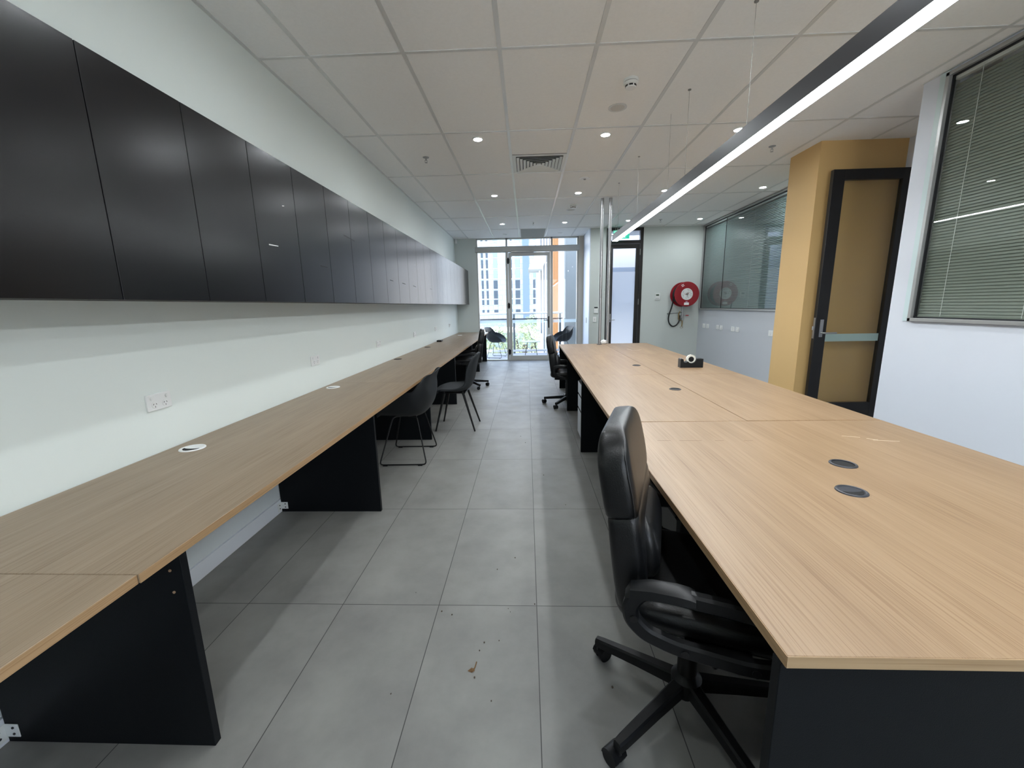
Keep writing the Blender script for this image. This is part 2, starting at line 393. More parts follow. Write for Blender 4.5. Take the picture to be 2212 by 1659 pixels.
w2, (a, b, c, e) = partition_window('window_2', 3.74, 5.11, 9.10, 1.19, ZC-.01, M_GLP2, M_BLIND2, .028, (8.15,))
blind('venetian_blind', 3.766, a+.01, b-.006, c+.006, e-.003, .025, 1.2, M_BLIND2,
      'grey venetian blind behind the far right glass, next to the red hose reel', (7.2, 5.9))
# end of wall behind partition 2: closing panels
struct('wall_meeting_side', MB().box(4.07, 7.1, 4.62, 4.74, 0, ZC).box(3.12, 7.1, 3.0, 3.12, 0, ZC), M_WALLR)

# ------------------------------------------------------------------ glazed end wall
GX0, GX1 = -1.19, 1.24
fr = MB()
fr.box(GX0, GX1, YF-.04, YF+.05, 2.60, 2.735, .003)                    # transom bar
fr.box(GX0, GX1, YF-.03, YF+.05, ZC-.03, ZC)
fr.box(GX0, GX0+.03, YF-.03, YF+.05, 0, ZC).box(GX1-.035, GX1, YF-.03, YF+.05, 0, ZC)
fr.box(GX0, -.42, YF-.03, YF+.05, 0, .03).box(.56, GX1, YF-.03, YF+.05, 0, .03)
fr.box(-.495, -.435, YF-.035, YF+.05, 0, 2.60, .003).box(.575, .635, YF-.035, YF+.05, 0, 2.60, .003)
fr.box(-.485, -.445, YF-.03, YF+.05, 2.735, ZC).box(.585, .625, YF-.03, YF+.05, 2.735, ZC)
fr.box(GX0-.02, GX1+.03, YF-.07, YF-.04, 2.61, 2.73, .004)
w3 = struct('window_3', fr, M_ALUW)
def pane(nm, x0, x1, z0, z1, m, par, y=YF): MB().quad((x0, y, z0), (x1, y, z0), (x1, y, z1), (x0, y, z1)).build(nm, m, par)
pane('window_pane', GX0+.03, -.495, .03, 2.60, M_GL, w3); pane('window_pane', .635, GX1-.035, .03, 2.60, M_GL, w3)
for x0, x1 in ((GX0+.03, -.485), (-.445, .585), (.625, GX1-.035)): pane('transom_pane', x0, x1, 2.735, ZC-.03, M_GL, w3)
pane('frosted_band', GX0+.03, -.495, .925, 1.00, M_BAND, w3, YF-.004); pane('frosted_band', .635, GX1-.035, .925, 1.00, M_BAND, w3, YF-.004)
dr = MB()
D0, D1 = -.43, .57
dr.box(D0, D0+.072, YF-.03, YF+.02, .012, 2.585, .003).box(D1-.072, D1, YF-.03, YF+.02, .012, 2.585, .003)
dr.box(D0+.072, D1-.072, YF-.03, YF+.02, .012, .125, .003).box(D0+.072, D1-.072, YF-.03, YF+.02, 2.51, 2.585, .003)
d1 = struct('door_1', dr, M_ALUW)
pane('door_pane', D0+.07, D1-.07, .12, 2.51, M_GL, d1, YF-.002); pane('frosted_band', D0+.072, D1-.072, .925, 1.00, M_BAND, d1, YF-.008)
h = MB().box(D1-.052, D1-.022, YF-.042, YF-.03, .80, 1.08, .004); h.tube([(D1-.037, YF-.042, .99), (D1-.037, YF-.085, .99), (D1-.16, YF-.085, .99)], .009, fillet=.02)
h.build('door_handle', M_PLAS, d1, True)
for z in (.22, 1.35, 2.4):
    MB().cyl((D0-.004, YF-.045, z-.07), (D0-.004, YF-.045, z+.07), .014, seg=12).box(D0-.03, D0+.03, YF-.04, YF-.032, z-.05, z+.05).build('hinge', M_PLAS, d1)
k = MB().box(-.36, .18, YF-.10, YF-.04, 2.583, 2.625, .006); k.build('door_closer', M_STEEL, d1)
struct('trim_6', MB().box(GX0, GX1, YF-.06, YF+.06, 0, .010), M_ALU)

# black framed door in the far right wall
y = 9.15
f2 = MB().box(1.715, 1.785, y-.012, y+.09, 0, 2.915, .002).box(2.425, 2.488, y-.012, y+.09, 0, 2.915, .002)
f2.box(1.785, 2.425, y-.012, y+.09, 2.855, 2.915).box(1.785, 2.425, y-.012, y+.09, 2.595, 2.665)
d2 = struct('door_2', f2, M_BLKF)
lf = MB().box(1.79, 1.86, y+.005, y+.05, .012, 2.59, .002).box(2.345, 2.42, y+.005, y+.05, .012, 2.59, .002)
lf.box(1.86, 2.345, y+.005, y+.05, .012, .12).box(1.86, 2.345, y+.005, y+.05, 2.50, 2.59); lf.build('door_leaf', M_BLKF, d2)
pane('door_pane', 1.86, 2.345, 2.02, 2.50, glass('door_clear', (.9, .93, .95), .05), d2, y+.028)
pane('frosted_pane', 1.86, 2.345, .12, 2.02, M_FROST, d2, y+.028)
pane('transom_pane', 1.785, 2.425, 2.665, 2.855, M_GL, d2, y+.03)
MB().box(1.818, 1.838, y-.006, y+.005, .95, 1.13, .002).tube([(1.828, y-.006, 1.0), (1.828, y-.05, 1.0), (1.92, y-.05, 1.0)], .008, fillet=.015).build('door_handle', M_CHROME, d2)
for z in (1.38, 2.42): MB().cyl((2.424, y-.018, z-.06), (2.424, y-.018, z+.06), .009, seg=10).build('hinge', M_STEEL, d2)
struct('wall_lobby', MB().box(1.47, 1.55, 9.3, 10.9, 0, 3.2).box(3.2, 3.3, 9.3, 10.9, 0, 3.2).box(1.55, 3.2, 10.9, 11.0, 1.2, 3.2), mat('lobby_white', (206, 206, 208), .6))

# open glazed door in front of the yellow wall
lf = MB(); y = 4.50; X0, X1, Z0, Z1 = 3.078, 3.845, .02, 2.62
lf.box(X0, X0+.115, y, y+.045, Z0, Z1, .003).box(X1-.09, X1, y, y+.045, Z0, Z1, .003).box(X0+.115, X1-.09, y, y+.045, Z1-.10, Z1, .003).box(X0+.115, X1-.09, y, y+.045, Z0, .23, .003)
d3 = struct('door_3', lf, M_BLKF)
MB().quad((X0+.115, y+.02, .23), (X1-.09, y+.02, .23), (X1-.09, y+.02, Z1-.1), (X0+.115, y+.02, Z1-.1)).build('door_pane', M_GLD, d3)
MB().box(X0+.115, X1-.09, y+.016, y+.0185, .905, .985).build('frosted_band', M_BANDD, d3)
MB().box(X0+.04, X0+.075, y-.010, y, .955, 1.14, .003).tube([(X0+.06, y-.01, 1.0), (X0+.06, y-.05, 1.0), (X0+.19, y-.05, 1.0)], .009, fillet=.02).build('door_handle', M_CHROME, d3, True)
MB().box(X0-.004, X0, y+.01, y+.035, .94, 1.16).box(X0-.016, X0-.004, y+.015, y+.03, 1.03, 1.07).build('lock_plate', M_CHROME, d3)

# ------------------------------------------------------------------ overhead cabinets, two doors each
CX_F, CZ0, CZ1, PIT = -1.40, 1.40, 2.19, .3955
def scratches(par, lst):
    for (yy, zz, ln, ang, m) in lst:
        s = MB(); dy, dz = ln*math.cos(ang)/2, ln*math.sin(ang)/2
        s.loft([[(CX_F-.0005, yy-dy, zz-dz-.003), (CX_F+.0008, yy-dy, zz-dz-.003), (CX_F+.0008, yy-dy, zz-dz+.003), (CX_F-.0005, yy-dy, zz-dz+.003)],
                [(CX_F-.0005, yy+dy, zz+dz-.002), (CX_F+.0008, yy+dy, zz+dz-.002), (CX_F+.0008, yy+dy, zz+dz+.002), (CX_F-.0005, yy+dy, zz+dz+.002)]])
        s.build('scratch', m, par)
M_SCW = mat('scratch_white', (225, 225, 225), .5); M_SCD = mat('scuff_dark', (18, 18, 20), .7)
SCR = {3: [(2.32, 1.704, .085, .03, M_SCW), (2.46, 1.941, .02, .2, M_SCW)], 4: [(2.88, 1.64, .10, -.03, M_SCD)], 5: [(3.35, 1.90, .20, -.08, M_SCD)],
       7: [(4.32, 1.63, .10, -.05, M_SCD)], 8: [(4.75, 1.62, .12, -.05, M_SCD)], 9: [(5.2, 1.61, .13, -.05, M_SCD)], 11: [(6.1, 1.61, .13, -.05, M_SCD)], 0: [(1.12, 1.93, .03, .0, M_SCD)]}
words = ['nearest the camera, cut by the photo edge', 'second from the left photo edge', 'third from the left photo edge, with a white scratch', 'fourth from the camera, with a long dark scuff',
         'fifth from the camera', 'sixth from the camera', 'seventh from the camera', 'eighth from the camera', 'ninth from the camera', 'tenth, third from the window end', 'eleventh, second from the window end', 'last one against the window wall']
Y0 = 10.1-24*PIT
for c_ in range(12):
    ya = Y0+c_*2*PIT; yb = ya+2*PIT
    cab = empty('wall_cabinet', (0, 0, 0), 0, 'flat dark wall cabinet, '+words[c_], 'cabinet', 'overhead cabinets on the left wall')
    MB().box(-1.7, CX_F-.018, ya+.0005, yb-.0005, CZ0, CZ1-.008).build('cabinet_body', M_CABIN, cab)
    for k in range(2):
        y0, y1 = ya+k*PIT, ya+(k+1)*PIT
        d = MB().box(CX_F-.018, CX_F, y0+.0016, y1-.0016, CZ0-.004, CZ1, .001, 1).build('cabinet_door', M_CAB, cab)
        i = c_*2+k-2
        if i in SCR: scratches(d, SCR[i])

# ------------------------------------------------------------------ desks
def grommet(name, x, y, z, r, m, label, open_=False, group=None):
    g = empty(name, (x, y, z), 0, label, 'grommet', group)
    MB().lathe([(r*.80, .0), (r*.80, .0035), (r*.86, .005), (r*.97, .0035), (r, .0)], close=True).build('rim', m, g, True)
    if open_:
        MB().lathe([(r*.80, .0003), (.0001, .0006)], seg=40).build('hole', M_GAP, g)
    else:
        MB().lathe([(r*.80, .0002), (r*.80, .0022), (.0001, .0026)], seg=40).build('cap', m, g, True)
        n_ = 14; us = [-.68+1.36*k/n_ for k in range(n_+1)]
        lo_ = [(u*r, -r*math.sqrt(max(.0, .72**2-u*u))) for u in us]; up_ = [(u*r, -r*.24*math.sqrt(max(.0, 1-(u/.70)**2))) for u in reversed(us)]
        MB().prism(lo_+up_, 'Z', .0024, .0032).build('cable_slot', M_GAP, g)
    return g
def desk(name, x0, x1, y0, y1, wm, label, panels, group, zt=.72, px0=None, px1=None):
    d = empty(name, ((x0+x1)/2, (y0+y1)/2, 0), 0, label, 'desk', group)
    cx, cy = d.location.x, d.location.y
    MB().box(x0-cx, x1-cx, y0+.0008-cy, y1-.0008-cy, zt-.025, zt, .0015, 1).build('desktop', wm, d)
    e = MB()
    xe = x1 if x1 < 0 else (x0 if x0 < 1 else x1)
    e.box(xe-cx-.0008, xe-cx+.0008, y0-cy+.001, y1-cy-.001, zt-.0245, zt-.0008)
    e.build('edge_band', M_WEDGE, d)
    if y0 < .7 and x0 > 0: MB().box(x0-cx, x1-cx, y0-cy-.0006, y0-cy+.0012, zt-.0245, zt-.0008).build('edge_band', M_WEDGEX, d)
    for py in panels:
        MB().box((x0 if px0 is None else px0)-cx, (x1 if px1 is None else px1)-cx, py-cy, py+.025-cy, 0, zt-.025, .0015, 1).build('end_panel', M_BLACK, d)
    return d
LS = [(-1.75, .86), (.86, 3.42), (3.42, 5.98), (5.98, 8.2), (8.2, 10.1)]
LP = [[-.5], [1.015, 2.51], [4.01, 5.55], [7.35], [8.41, 10.0]]
LW = ['in the near left corner of the photo', 'second from the camera, with two white grommets', 'in the middle, behind the armless side chair', 'beside the far left office chair', 'at the window end, the farthest one']
for i, ((y0, y1), pn) in enumerate(zip(LS, LP)):
    d = desk('wall_desk', -1.688, -.96-(.0 if i else .004), y0, y1, M_WOODL[i], 'oak topped left wall desk, '+LW[i], pn, 'oak wall desks on the left', px0=-1.685, px1=-1.0)
    cx, cy = d.location.x, d.location.y
    for p in pn:
        br = MB()
        br.box(-1.685-cx, -1.638-cx, p-.003-cy, p-cy, .022, .070, .001, 1)
        br.box(-1.686-cx, -1.683-cx, p-.040-cy, p-cy, .012, .070, .001, 1)
        bo = br.build('angle_bracket', M_WHT2, d)
        for z in (.035, .058):
            MB().cyl((-1.655-cx, p-.003-cy, z), (-1.655-cx, p-.005-cy, z), .004, seg=10).build('screw', M_SLOT, bo)
            MB().cyl((-1.684-cx, p-.02-cy, z-.004), (-1.681-cx, p-.02-cy, z-.004), .004, seg=10).build('screw', M_SLOT, bo)
    if i == 1:
        for z in (.55, .62): MB().cyl((-1.035-cx, 1.015-cy, z), (-1.035-cx, 1.0125-cy, z), .004, seg=10).build('screw_cap', mat('screw_cap', (168, 140, 110), .5), d)
# right bench
desk('bench_desk', .462, 1.862, .645, 2.144, M_WOODR[0], 'large undivided oak topped desk with black end panel, nearest right', [.655, 2.115], 'oak desks of the right bench', px0=.458, px1=1.85)
RS = [(2.1505, 3.640, .0125*.75), (3.640, 5.150, .0125*2.25), (5.150, 6.63, .0125*3.75)]   # the run drifts by under a degree
RW = ['with an open black grommet, just behind the nearest right desk', 'middle of the long bench', 'at the far end by the steel poles']
for i, (y0, y1, dx) in enumerate(RS):
    pl = [y1-.029] if i < 2 else [y1-.05]
    desk('bench_desk', .462+dx, 1.170+dx, y0, y1, M_WOODR[1+i*2], 'oak topped aisle side desk, '+RW[i], pl, 'oak desks of the right bench', px0=.466+dx, px1=1.16+dx).rotation_euler.z = -.0125
    desk('bench_desk', 1.175+dx, 1.860+dx, y0, y1, M_WOODR[2+i*2], 'oak topped wall side desk of the right bench, '+['beside the open grommet', 'carrying the black tape dispenser', 'far right corner with white scratch marks'][i], pl, 'oak desks of the right bench', px0=1.19+dx, px1=1.83+dx).rotation_euler.z = -.0125
# wear marks on the nearest bench desk and the far one
M_MARK = mat('scratch_line', (120, 95, 70), .6); M_MARKW = mat('white_mark', (238, 228, 210), .5)
def mark(pts, wd, m, par, nm='scratch'):
    z = .7203
    inv = (Matrix.Translation(par.location) @ Matrix.Rotation(par.rotation_euler.z, 4, 'Z')).inverted()
    for (x0, y0_), (x1, y1_) in pts:
        s = MB()
        d = Vector((x1-x0, y1_-y0_, 0)).normalized(); n_ = Vector((-d.y, d.x, 0))*wd
        s.loft([[Vector((x0, y0_, z))-n_, Vector((x0, y0_, z))+n_, Vector((x0, y0_, z+.0003))+n_, Vector((x0, y0_, z+.0003))-n_],
                [Vector((x1, y1_, z))-n_, Vector((x1, y1_, z))+n_, Vector((x1, y1_, z+.0003))+n_, Vector((x1, y1_, z+.0003))-n_]])
        bmesh.ops.transform(s.b, matrix=inv, verts=s.b.verts[:])
        s.build(nm, m, par)
mark([((.475, 1.838), (.54, 1.837)), ((.60, 1.835), (.66, 1.834)), ((.70, 1.833), (.80, 1.830)), ((.86, 1.829), (.90, 1.828)), ((.99, 1.826), (1.03, 1.825))], .0012, M_MARK, bpy.data.objects['bench_desk'])
mark([((1.47, 1.885), (1.535, 1.862)), ((1.55, 1.845), (1.585, 1.825)), ((1.56, 1.822), (1.66, 1.802))], .0013, M_MARKW, bpy.data.objects['bench_desk'])
mark([((1.40, 5.76), (1.43, 5.62)), ((1.43, 5.62), (1.50, 5.60)), ((1.50, 5.60), (1.57, 5.66))], .003, M_MARKW, bpy.data.objects['bench_desk.006'])

GRB = 'cable grommets in the desks'
M_GROM = mat('grommet_black', (50, 52, 58), .45)
grommet('cable_grommet', 1.222, 1.542, .72, .046, M_GROM, 'open black grommet on the nearest right desk, the farther of the two', True, GRB)
grommet('cable_grommet', 1.075, 1.306, .72, .046, M_GROM, 'capped black grommet on the nearest right desk, the closer of the two', False, GRB)
grommet('cable_grommet', 1.088, 2.990, .72, .042, M_GROM, 'black open grommet on the right bench, closest beyond the first cross seam', True, GRB)
grommet('cable_grommet', 1.122, 4.199, .72, .042, M_GROM, 'black grommet left of the tape dispenser', True, GRB)
grommet('cable_grommet', 1.140, 6.49, .72, .042, M_GROM, 'black grommet at the far end beside the steel poles', False, GRB)
grommet('cable_grommet', -1.578, 1.77, .72, .053, M_WHT, 'white grommet on the left desk, nearest the camera', False, GRB)
grommet('cable_grommet', -1.593, 3.22, .72, .053, M_WHT, 'white grommet on the left desk, the farther white one', False, GRB)
mk = mat('brown_grommet', (58, 42, 38), .5)
grommet('cable_grommet', -1.615, 5.0, .72, .050, mk, 'dark brown grommet on the left desk, the closer brown one', False, GRB)
grommet('cable_grommet', -1.60, 6.487, .72, .050, mk, 'dark brown grommet on the left desk, near the small black box', False, GRB)
grommet('cable_grommet', -1.5, 9.1, .72, .05, M_WHT, 'pale flat grommet on the left desk near the window', False, GRB)
thing_mesh('power_adapter', MB().box(-1.66, -1.57, 7.44, 7.58, .72, .75, .004), M_PLAS, 'small black box on the far left desk against the wall', 'box')

# tissue, tape dispenser
t = MB().sphere((0, 0, .03), .035, 3, (1.3, .9, .9)); 
for v in t.b.verts: v.co += Vector((random.uniform(-1, 1), random.uniform(-1, 1), random.uniform(-.6, 1)))*.009
for v in t.b.verts: v.co.z = max(v.co.z, 0.0005); v.co += Vector((1.225, 6.585, .72))
thing_mesh('crumpled_tissue', t, mat('tissue', (240, 240, 240), .8), 'crumpled white tissue on the far desk end between the poles', 'tissue')
td = empty('tape_dispenser', (1.605, 4.04, .72), -.02, 'black tape dispenser with white tape roll on the right bench', 'tape dispenser')
prof = [(-.108, 0), (.108, 0), (.108, .085)]
prof += [(.045, .085)]+[(.0+.045*math.cos(a), .088+.045*math.sin(a)) for a in [-.1-k*(PI-.75)/8 for k in range(9)]]
prof += [(-.055, .050), (-.075, .055), (-.082, .083), (-.100, .088), (-.108, .080)]
MB().prism(prof, 'Y', -.036, .036).build('dispenser_body', M_PLAS, td)
MB().lathe([(.026, -.012), (.044, -.012), (.044, .012), (.026, .012)], (0, 0, .080), 'Y', close=True).build('tape_roll', mat('tape', (228, 226, 215), .3), td, True)
MB().lathe([(.012, -.013), (.026, -.013), (.026, .013), (.012, .013)], (0, 0, .080), 'Y', close=True).cyl((0, -.03, .080), (0, .03, .080), .008).box(-.003, .003, -.012, .012, .054, .106).box(-.026, .026, -.012, .012, .077, .083).build('tape_core', M_PLAS, td)
MB().box(-.105, -.088, -.014, .014, .085, .092).build('cutter', M_CHROME, td)

# ------------------------------------------------------------------ office chairs
def rr(w_, d_, c, n=5, r=.4):
    """rounded rectangle ring in the y (width) / x (depth) plane"""
    rad = min(w_, d_)*r; out = []
    for sx, sy, a0 in ((1, 1, 0), (-1, 1, PI/2), (-1, -1, PI), (1, -1, 1.5*PI)):
        for k in range(n):
            a = a0+PI/2*k/(n-1)
            out.append((c[0]+sx*(d_/2-rad)+rad*math.cos(a), c[1]+sy*(w_/2-rad)+rad*math.sin(a), c[2]))
    return out
def office_chair(loc, rz, base_rot, label, dz=0):
    ch = empty('office_chair', loc, rz, label, 'office chair', 'black office chairs')
    # seat
    s = MB(); lv = [(.445, .38, .42), (.455, .44, .50), (.475, .465, .525), (.510, .465, .525), (.526, .44, .50), (.530, .38, .42)]
    s.loft([rr(w_, d_, (.035, 0, z), 7, .20) for z, w_, d_ in lv]); s.build('seat', M_LEATH, ch, True)
    MB().box(-.17, .22, -.19, .19, .425, .45, .01).build('seat_pan', M_PLAS, ch)
    # backrest: a slab like lower section and a head section joined at a stitched seam
    def sec(levels, rad=.30):
        b_ = MB(); rings = []
        for z, cx_, w_, d_ in levels:
            base = rr(w_, d_, (cx_, 0, z), 6, rad)
            rings.append([(p[0]+(.012*(1-(2*p[1]/w_)**2) if p[0] > cx_ else 0), p[1], p[2]+(p[0]-cx_)*.16) for p in base])
        b_.loft(rings); return b_
    lo = sec([(.475, -.172, .38, .05), (.485, -.173, .42, .075), (.58, -.180, .445, .092), (.68, -.190, .455, .094), (.775, -.204, .45, .088), (.800, -.207, .44, .074)])
    br_ = lo.build('backrest', M_LEATH, ch, True)
    hi = sec([(.762, -.203, .44, .076), (.778, -.207, .462, .090), (.84, -.216, .468, .092), (.90, -.228, .468, .090), (.945, -.236, .45, .086), (.978, -.242, .39, .078), (.998, -.246, .32, .064), (1.005, -.248, .27, .040)])
    hb = hi.build('headrest', M_LEATH, ch, True)
    pl = sec([(.54, -.135, .24, .012), (.57, -.128, .31, .05), (.64, -.132, .33, .06), (.71, -.148, .31, .045), (.745, -.168, .24, .012)], .4)
    pl.build('lumbar_pad', M_LEATH, ch, True)
    for sgn in (-1, 1):
        for dx in (.037,):
            MB().tube([(-.207+dx, sgn*.225, .787), (-.217+dx, sgn*.228, .85), (-.228+dx, sgn*.228, .90), (-.236+dx*.95, sgn*.219, .945), (-.242+dx*.88, sgn*.190, .978), (-.243+dx*.85, sgn*.178, .985)], .0022, 6).build('piping', M_LEATH, hb, True)
    # arms: closed loop frames with a broad pad on top
    for sgn in (-1, 1):
        y = sgn*.268
        path = [(-.160, y, .60), (-.172, y, .57), (-.166, y, .535), (-.13, y, .500), (-.05, y, .480), (.12, y, .474), (.20, y, .490), (.25, y, .54), (.275, y, .575), (.24, y, .600), (.1, y, .622), (-.08, y, .628), (-.14, y, .622)]
        a = MB(); a.tube(path, .016, closed=True, fillet=.03, flat=(.021, .015)); arm = a.build('armrest', M_PLAS, ch, True)
        p = MB(); rings = []
        for x, z, wd, th in ((-.185, .605, .020, .02), (-.172, .622, .048, .034), (-.12, .633, .060, .036), (-.06, .636, .062, .032), (-.03, .635, .060, .028), (-.015, .633, .056, .020)):
            rings.append([(x, y+yy, z+zz) for yy, zz in ((-wd/2, -th*.35), (-wd/2*.9, th*.3), (-wd*.25, th*.5), (wd*.25, th*.5), (wd/2*.9, th*.3), (wd/2, -th*.35), (0, -th*.5))])
        p.loft(rings); p.build('arm_pad', M_PLAS, arm, True)
        for bx, bz in ((-.160, .545), (-.03, .479), (.13, .475)):
            MB().cyl((bx, y+sgn*.013, bz), (bx, y+sgn*.019, bz), .010, seg=14).build('bolt', M_MET, arm)
        MB().box(-.03, .13, min(y, sgn*.17), max(y, sgn*.17), .462, .472).build('arm_bracket', M_MET, arm)
    MB().cyl((0, 0, .09), (0, 0, .30), .031).cyl((0, 0, .30), (0, 0, .44), .026).cyl((0, 0, .055), (0, 0, .10), .026).build('gas_column', M_MET, ch, True)
    MB().box(-.09, .12, -.07, .07, .405, .44, .012).build('tilt_mechanism', M_MET, ch)
    lv_ = MB().tube([(.05, -.07, .415), (.055, -.12, .405), (.06, -.13, .34)], .004, 8); lv_.sphere((.061, -.131, .325), .014, 2, (.8, .8, 1.6)); lv_.build('lever', M_PLAS, ch, True)
    hub = MB().lathe([(.024, .075), (.045, .08), (.048, .13), (.036, .145), (.03, .15)]); hb_ = hub.build('base_hub', M_PLAS, ch, True)
    for k in range(5):
        a_ = base_rot+k*2*PI/5; c, s_ = math.cos(a_), math.sin(a_); R = .318
        l_ = MB(); rings = []
        for r_, wd, z0, z1 in ((.03, .042, .086, .132), (.16, .036, .078, .116), (.30, .032, .066, .098), (.328, .028, .064, .094)):
            rings.append([(r_*c-s_*yy, r_*s_+c*yy, zz) for yy, zz in ((-wd/2, z0), (wd/2, z0), (wd/2, z1-.006), (wd/2-.006, z1), (-wd/2+.006, z1), (-wd/2, z1-.006))])
        l_.loft(rings); leg = l_.build('base_leg', M_PLAS, ch)
        sw = a_+random.uniform(-.9, .9)+PI/2; ux, uy = math.cos(sw), math.sin(sw)   # roll direction
        wx, wy = R*c-ux*.018, R*s_-uy*.018; nx, ny = -uy, ux
        cs = MB().cyl((R*c, R*s_, .045), (R*c, R*s_, .075), .008, seg=10)
        cs.cyl((wx-nx*.024, wy-ny*.024, .0255), (wx-nx*.006, wy-ny*.006, .0255), .025, seg=22).cyl((wx+nx*.006, wy+ny*.006, .0255), (wx+nx*.024, wy+ny*.024, .0255), .025, seg=22)
        rings = []
        for t_ in range(8):
            an = .15+t_*(PI*.95)/7; rr_ = .0285
            px, pz = math.cos(an)*rr_, .0255+math.sin(an)*rr_
            px2, pz2 = math.cos(an)*.02, .0255+math.sin(an)*.02
            rings.append([(wx+ux*px-nx*.025, wy+uy*px-ny*.025, pz), (wx+ux*px+nx*.025, wy+uy*px+ny*.025, pz), (wx+ux*px2+nx*.025, wy+uy*px2+ny*.025, pz2), (wx+ux*px2-nx*.025, wy+uy*px2-ny*.025, pz2)])
        cs.loft(rings); cs.build('caster', M_PLAS, leg, True)
    for o in ch.children:
        nm = o.name.split('.')[0]
        if nm in ('seat', 'backrest', 'headrest', 'lumbar_pad'):
            for md in list(o.modifiers): o.modifiers.remove(md)
            sd = o.modifiers.new('sub', 'SUBSURF'); sd.levels = sd.render_levels = 1
        if nm in ('armrest',): o.location.z -= .015
        if nm in ('seat', 'seat_pan', 'backrest', 'headrest', 'lumbar_pad', 'armrest', 'tilt_mechanism', 'lever'): o.location.z += dz
    return ch
th = -.33
oc1 = office_chair((.516, 1.168, 0), th, math.radians(143.2)-th, 'black leather high back office chair at the nearest right desk')
oc2 = office_chair((.545, 5.48, 0), -.12, math.radians(165)+.12, 'black leather office chair by the far end of the right bench', -.05)
oc3 = office_chair((-.985, 6.80, 0), PI+.10, math.radians(-52)-PI-.1+0*PI, 'black office chair at the left desk, farthest chair in the room', -.02)

# ------------------------------------------------------------------ shell chairs
def interp(tab, t):
    n = len(tab)-1; x = t*n; i = min(int(x), n-1); f = x-i
    p0, p1, p2, p3 = tab[max(i-1, 0)], tab[i], tab[i+1], tab[min(i+2, n)]
    return [.5*((2*b_)+(-a_+c_)*f+(2*a_-5*b_+4*c_-d_)*f*f+(-a_+3*b_-3*c_+d_)*f**3) for a_, b_, c_, d_ in zip(p0, p1, p2, p3)]
def shell_mesh(tab, nu=34, nv=26, pw=2.6, th=.006, name='seat_shell', m=None, parent=None):
    """tab rows: centre x, centre z, half width, side rise, side forward shift"""
    b_ = MB(); g_ = []
    for i in range(nu+1):
        x, z, hw, rise, fwd = interp(tab, i/nu); row = []
        for j in range(nv+1):
            v = -1+2*j/nv; q = abs(v)**pw
            sg = 1 if v > 0 else -1
            row.append(b_.b.verts.new((x+fwd*q, sg*hw*abs(math.sin(v*PI/2*.98))**.9 if v else 0, z+rise*q)))
        g_.append(row)
    for i in range(nu):
        for j in range(nv): b_.b.faces.new((g_[i][j], g_[i][j+1], g_[i+1][j+1], g_[i+1][j]))
    o = b_.build(name, m, parent, False)
    for p in o.data.polygons: p.use_smooth = True
    md = o.modifiers.new('solid', 'SOLIDIFY'); md.thickness = th; md.offset = 0
    sb = o.modifiers.new('sub', 'SUBSURF'); sb.levels = sb.render_levels = 1
    return o
ARM = [(.240, .405, .185, .030, -.03), (.220, .418, .215, .08, -.02), (.135, .412, .240, .16, -.01), (.03, .403, .258, .225, .0), (-.07, .402, .272, .255, .01), (-.155, .425, .278, .240, .035),
       (-.222, .50, .276, .215, .060), (-.246, .59, .270, .160, .050), (-.240, .685, .256, .090, .025), (-.262, .76, .230, .035, .017), (-.292, .812, .175, -.016, .017)]
SIDE = [(.215, .435, .150, -.01, -.04), (.205, .452, .190, -.005, -.03), (.12, .455, .225, .015, -.01), (.02, .448, .232, .03, .0), (-.08, .448, .225, .045, .01), (-.150, .475, .215, .05, .03),
        (-.185, .55, .208, .035, .05), (-.205, .64, .208, .02, .06), (-.225, .73, .200, .005, .055), (-.248, .81, .17, -.01, .04), (-.262, .85, .12, -.03, .02)]
def sled_chair(loc, rz, label, group):
    ch = empty('shell_armchair', loc, rz, label, 'armchair', group)
    shell_mesh(ARM, m=M_SHELL, parent=ch, pw=2.2)
    for sg in (-1, 1):
        r_ = MB().tube([(.0, sg*.10, .415), (.10, sg*.13, .412), (.215, sg*.235, .010), (-.195, sg*.235, .010), (-.11, sg*.13, .412), (-.0, sg*.10, .415)], .006, 10, fillet=.035)
        l_ = r_.build('sled_leg', M_MET, ch, True)
        for x in (.165, -.14): MB().box(x-.02, x+.02, sg*.235-.009, sg*.235+.009, 0, .010, .002).build('glide', M_PLAS, l_)
    MB().box(-.10, .10, -.11, .11, .405, .417).build('seat_mount', M_MET, ch)
    return ch
C = sled_chair((-1.085, 3.545, 0), PI+.02, 'black moulded armchair on wire sled legs, tucked under the left desk', None)
sb_ = empty('side_chair', (-.80, 4.49, 0), PI-.03, 'dark grey upholstered armless chair on four straight black legs by the left desk', 'chair')
shell_mesh(SIDE, m=M_PAD, parent=sb_, pw=2.4, th=.026, name='seat_shell')
for sx, sy in ((1, 1), (1, -1), (-1, 1), (-1, -1)):
    MB().cyl((sx*.10+.01, sy*.135, .435), (sx*.218-.002, sy*.195, 0), .014, .009, seg=14).build('leg', M_MET, sb_, True)
MB().box(-.12, .13, -.15, .15, .415, .428, .004).build('seat_frame', M_MET, sb_)

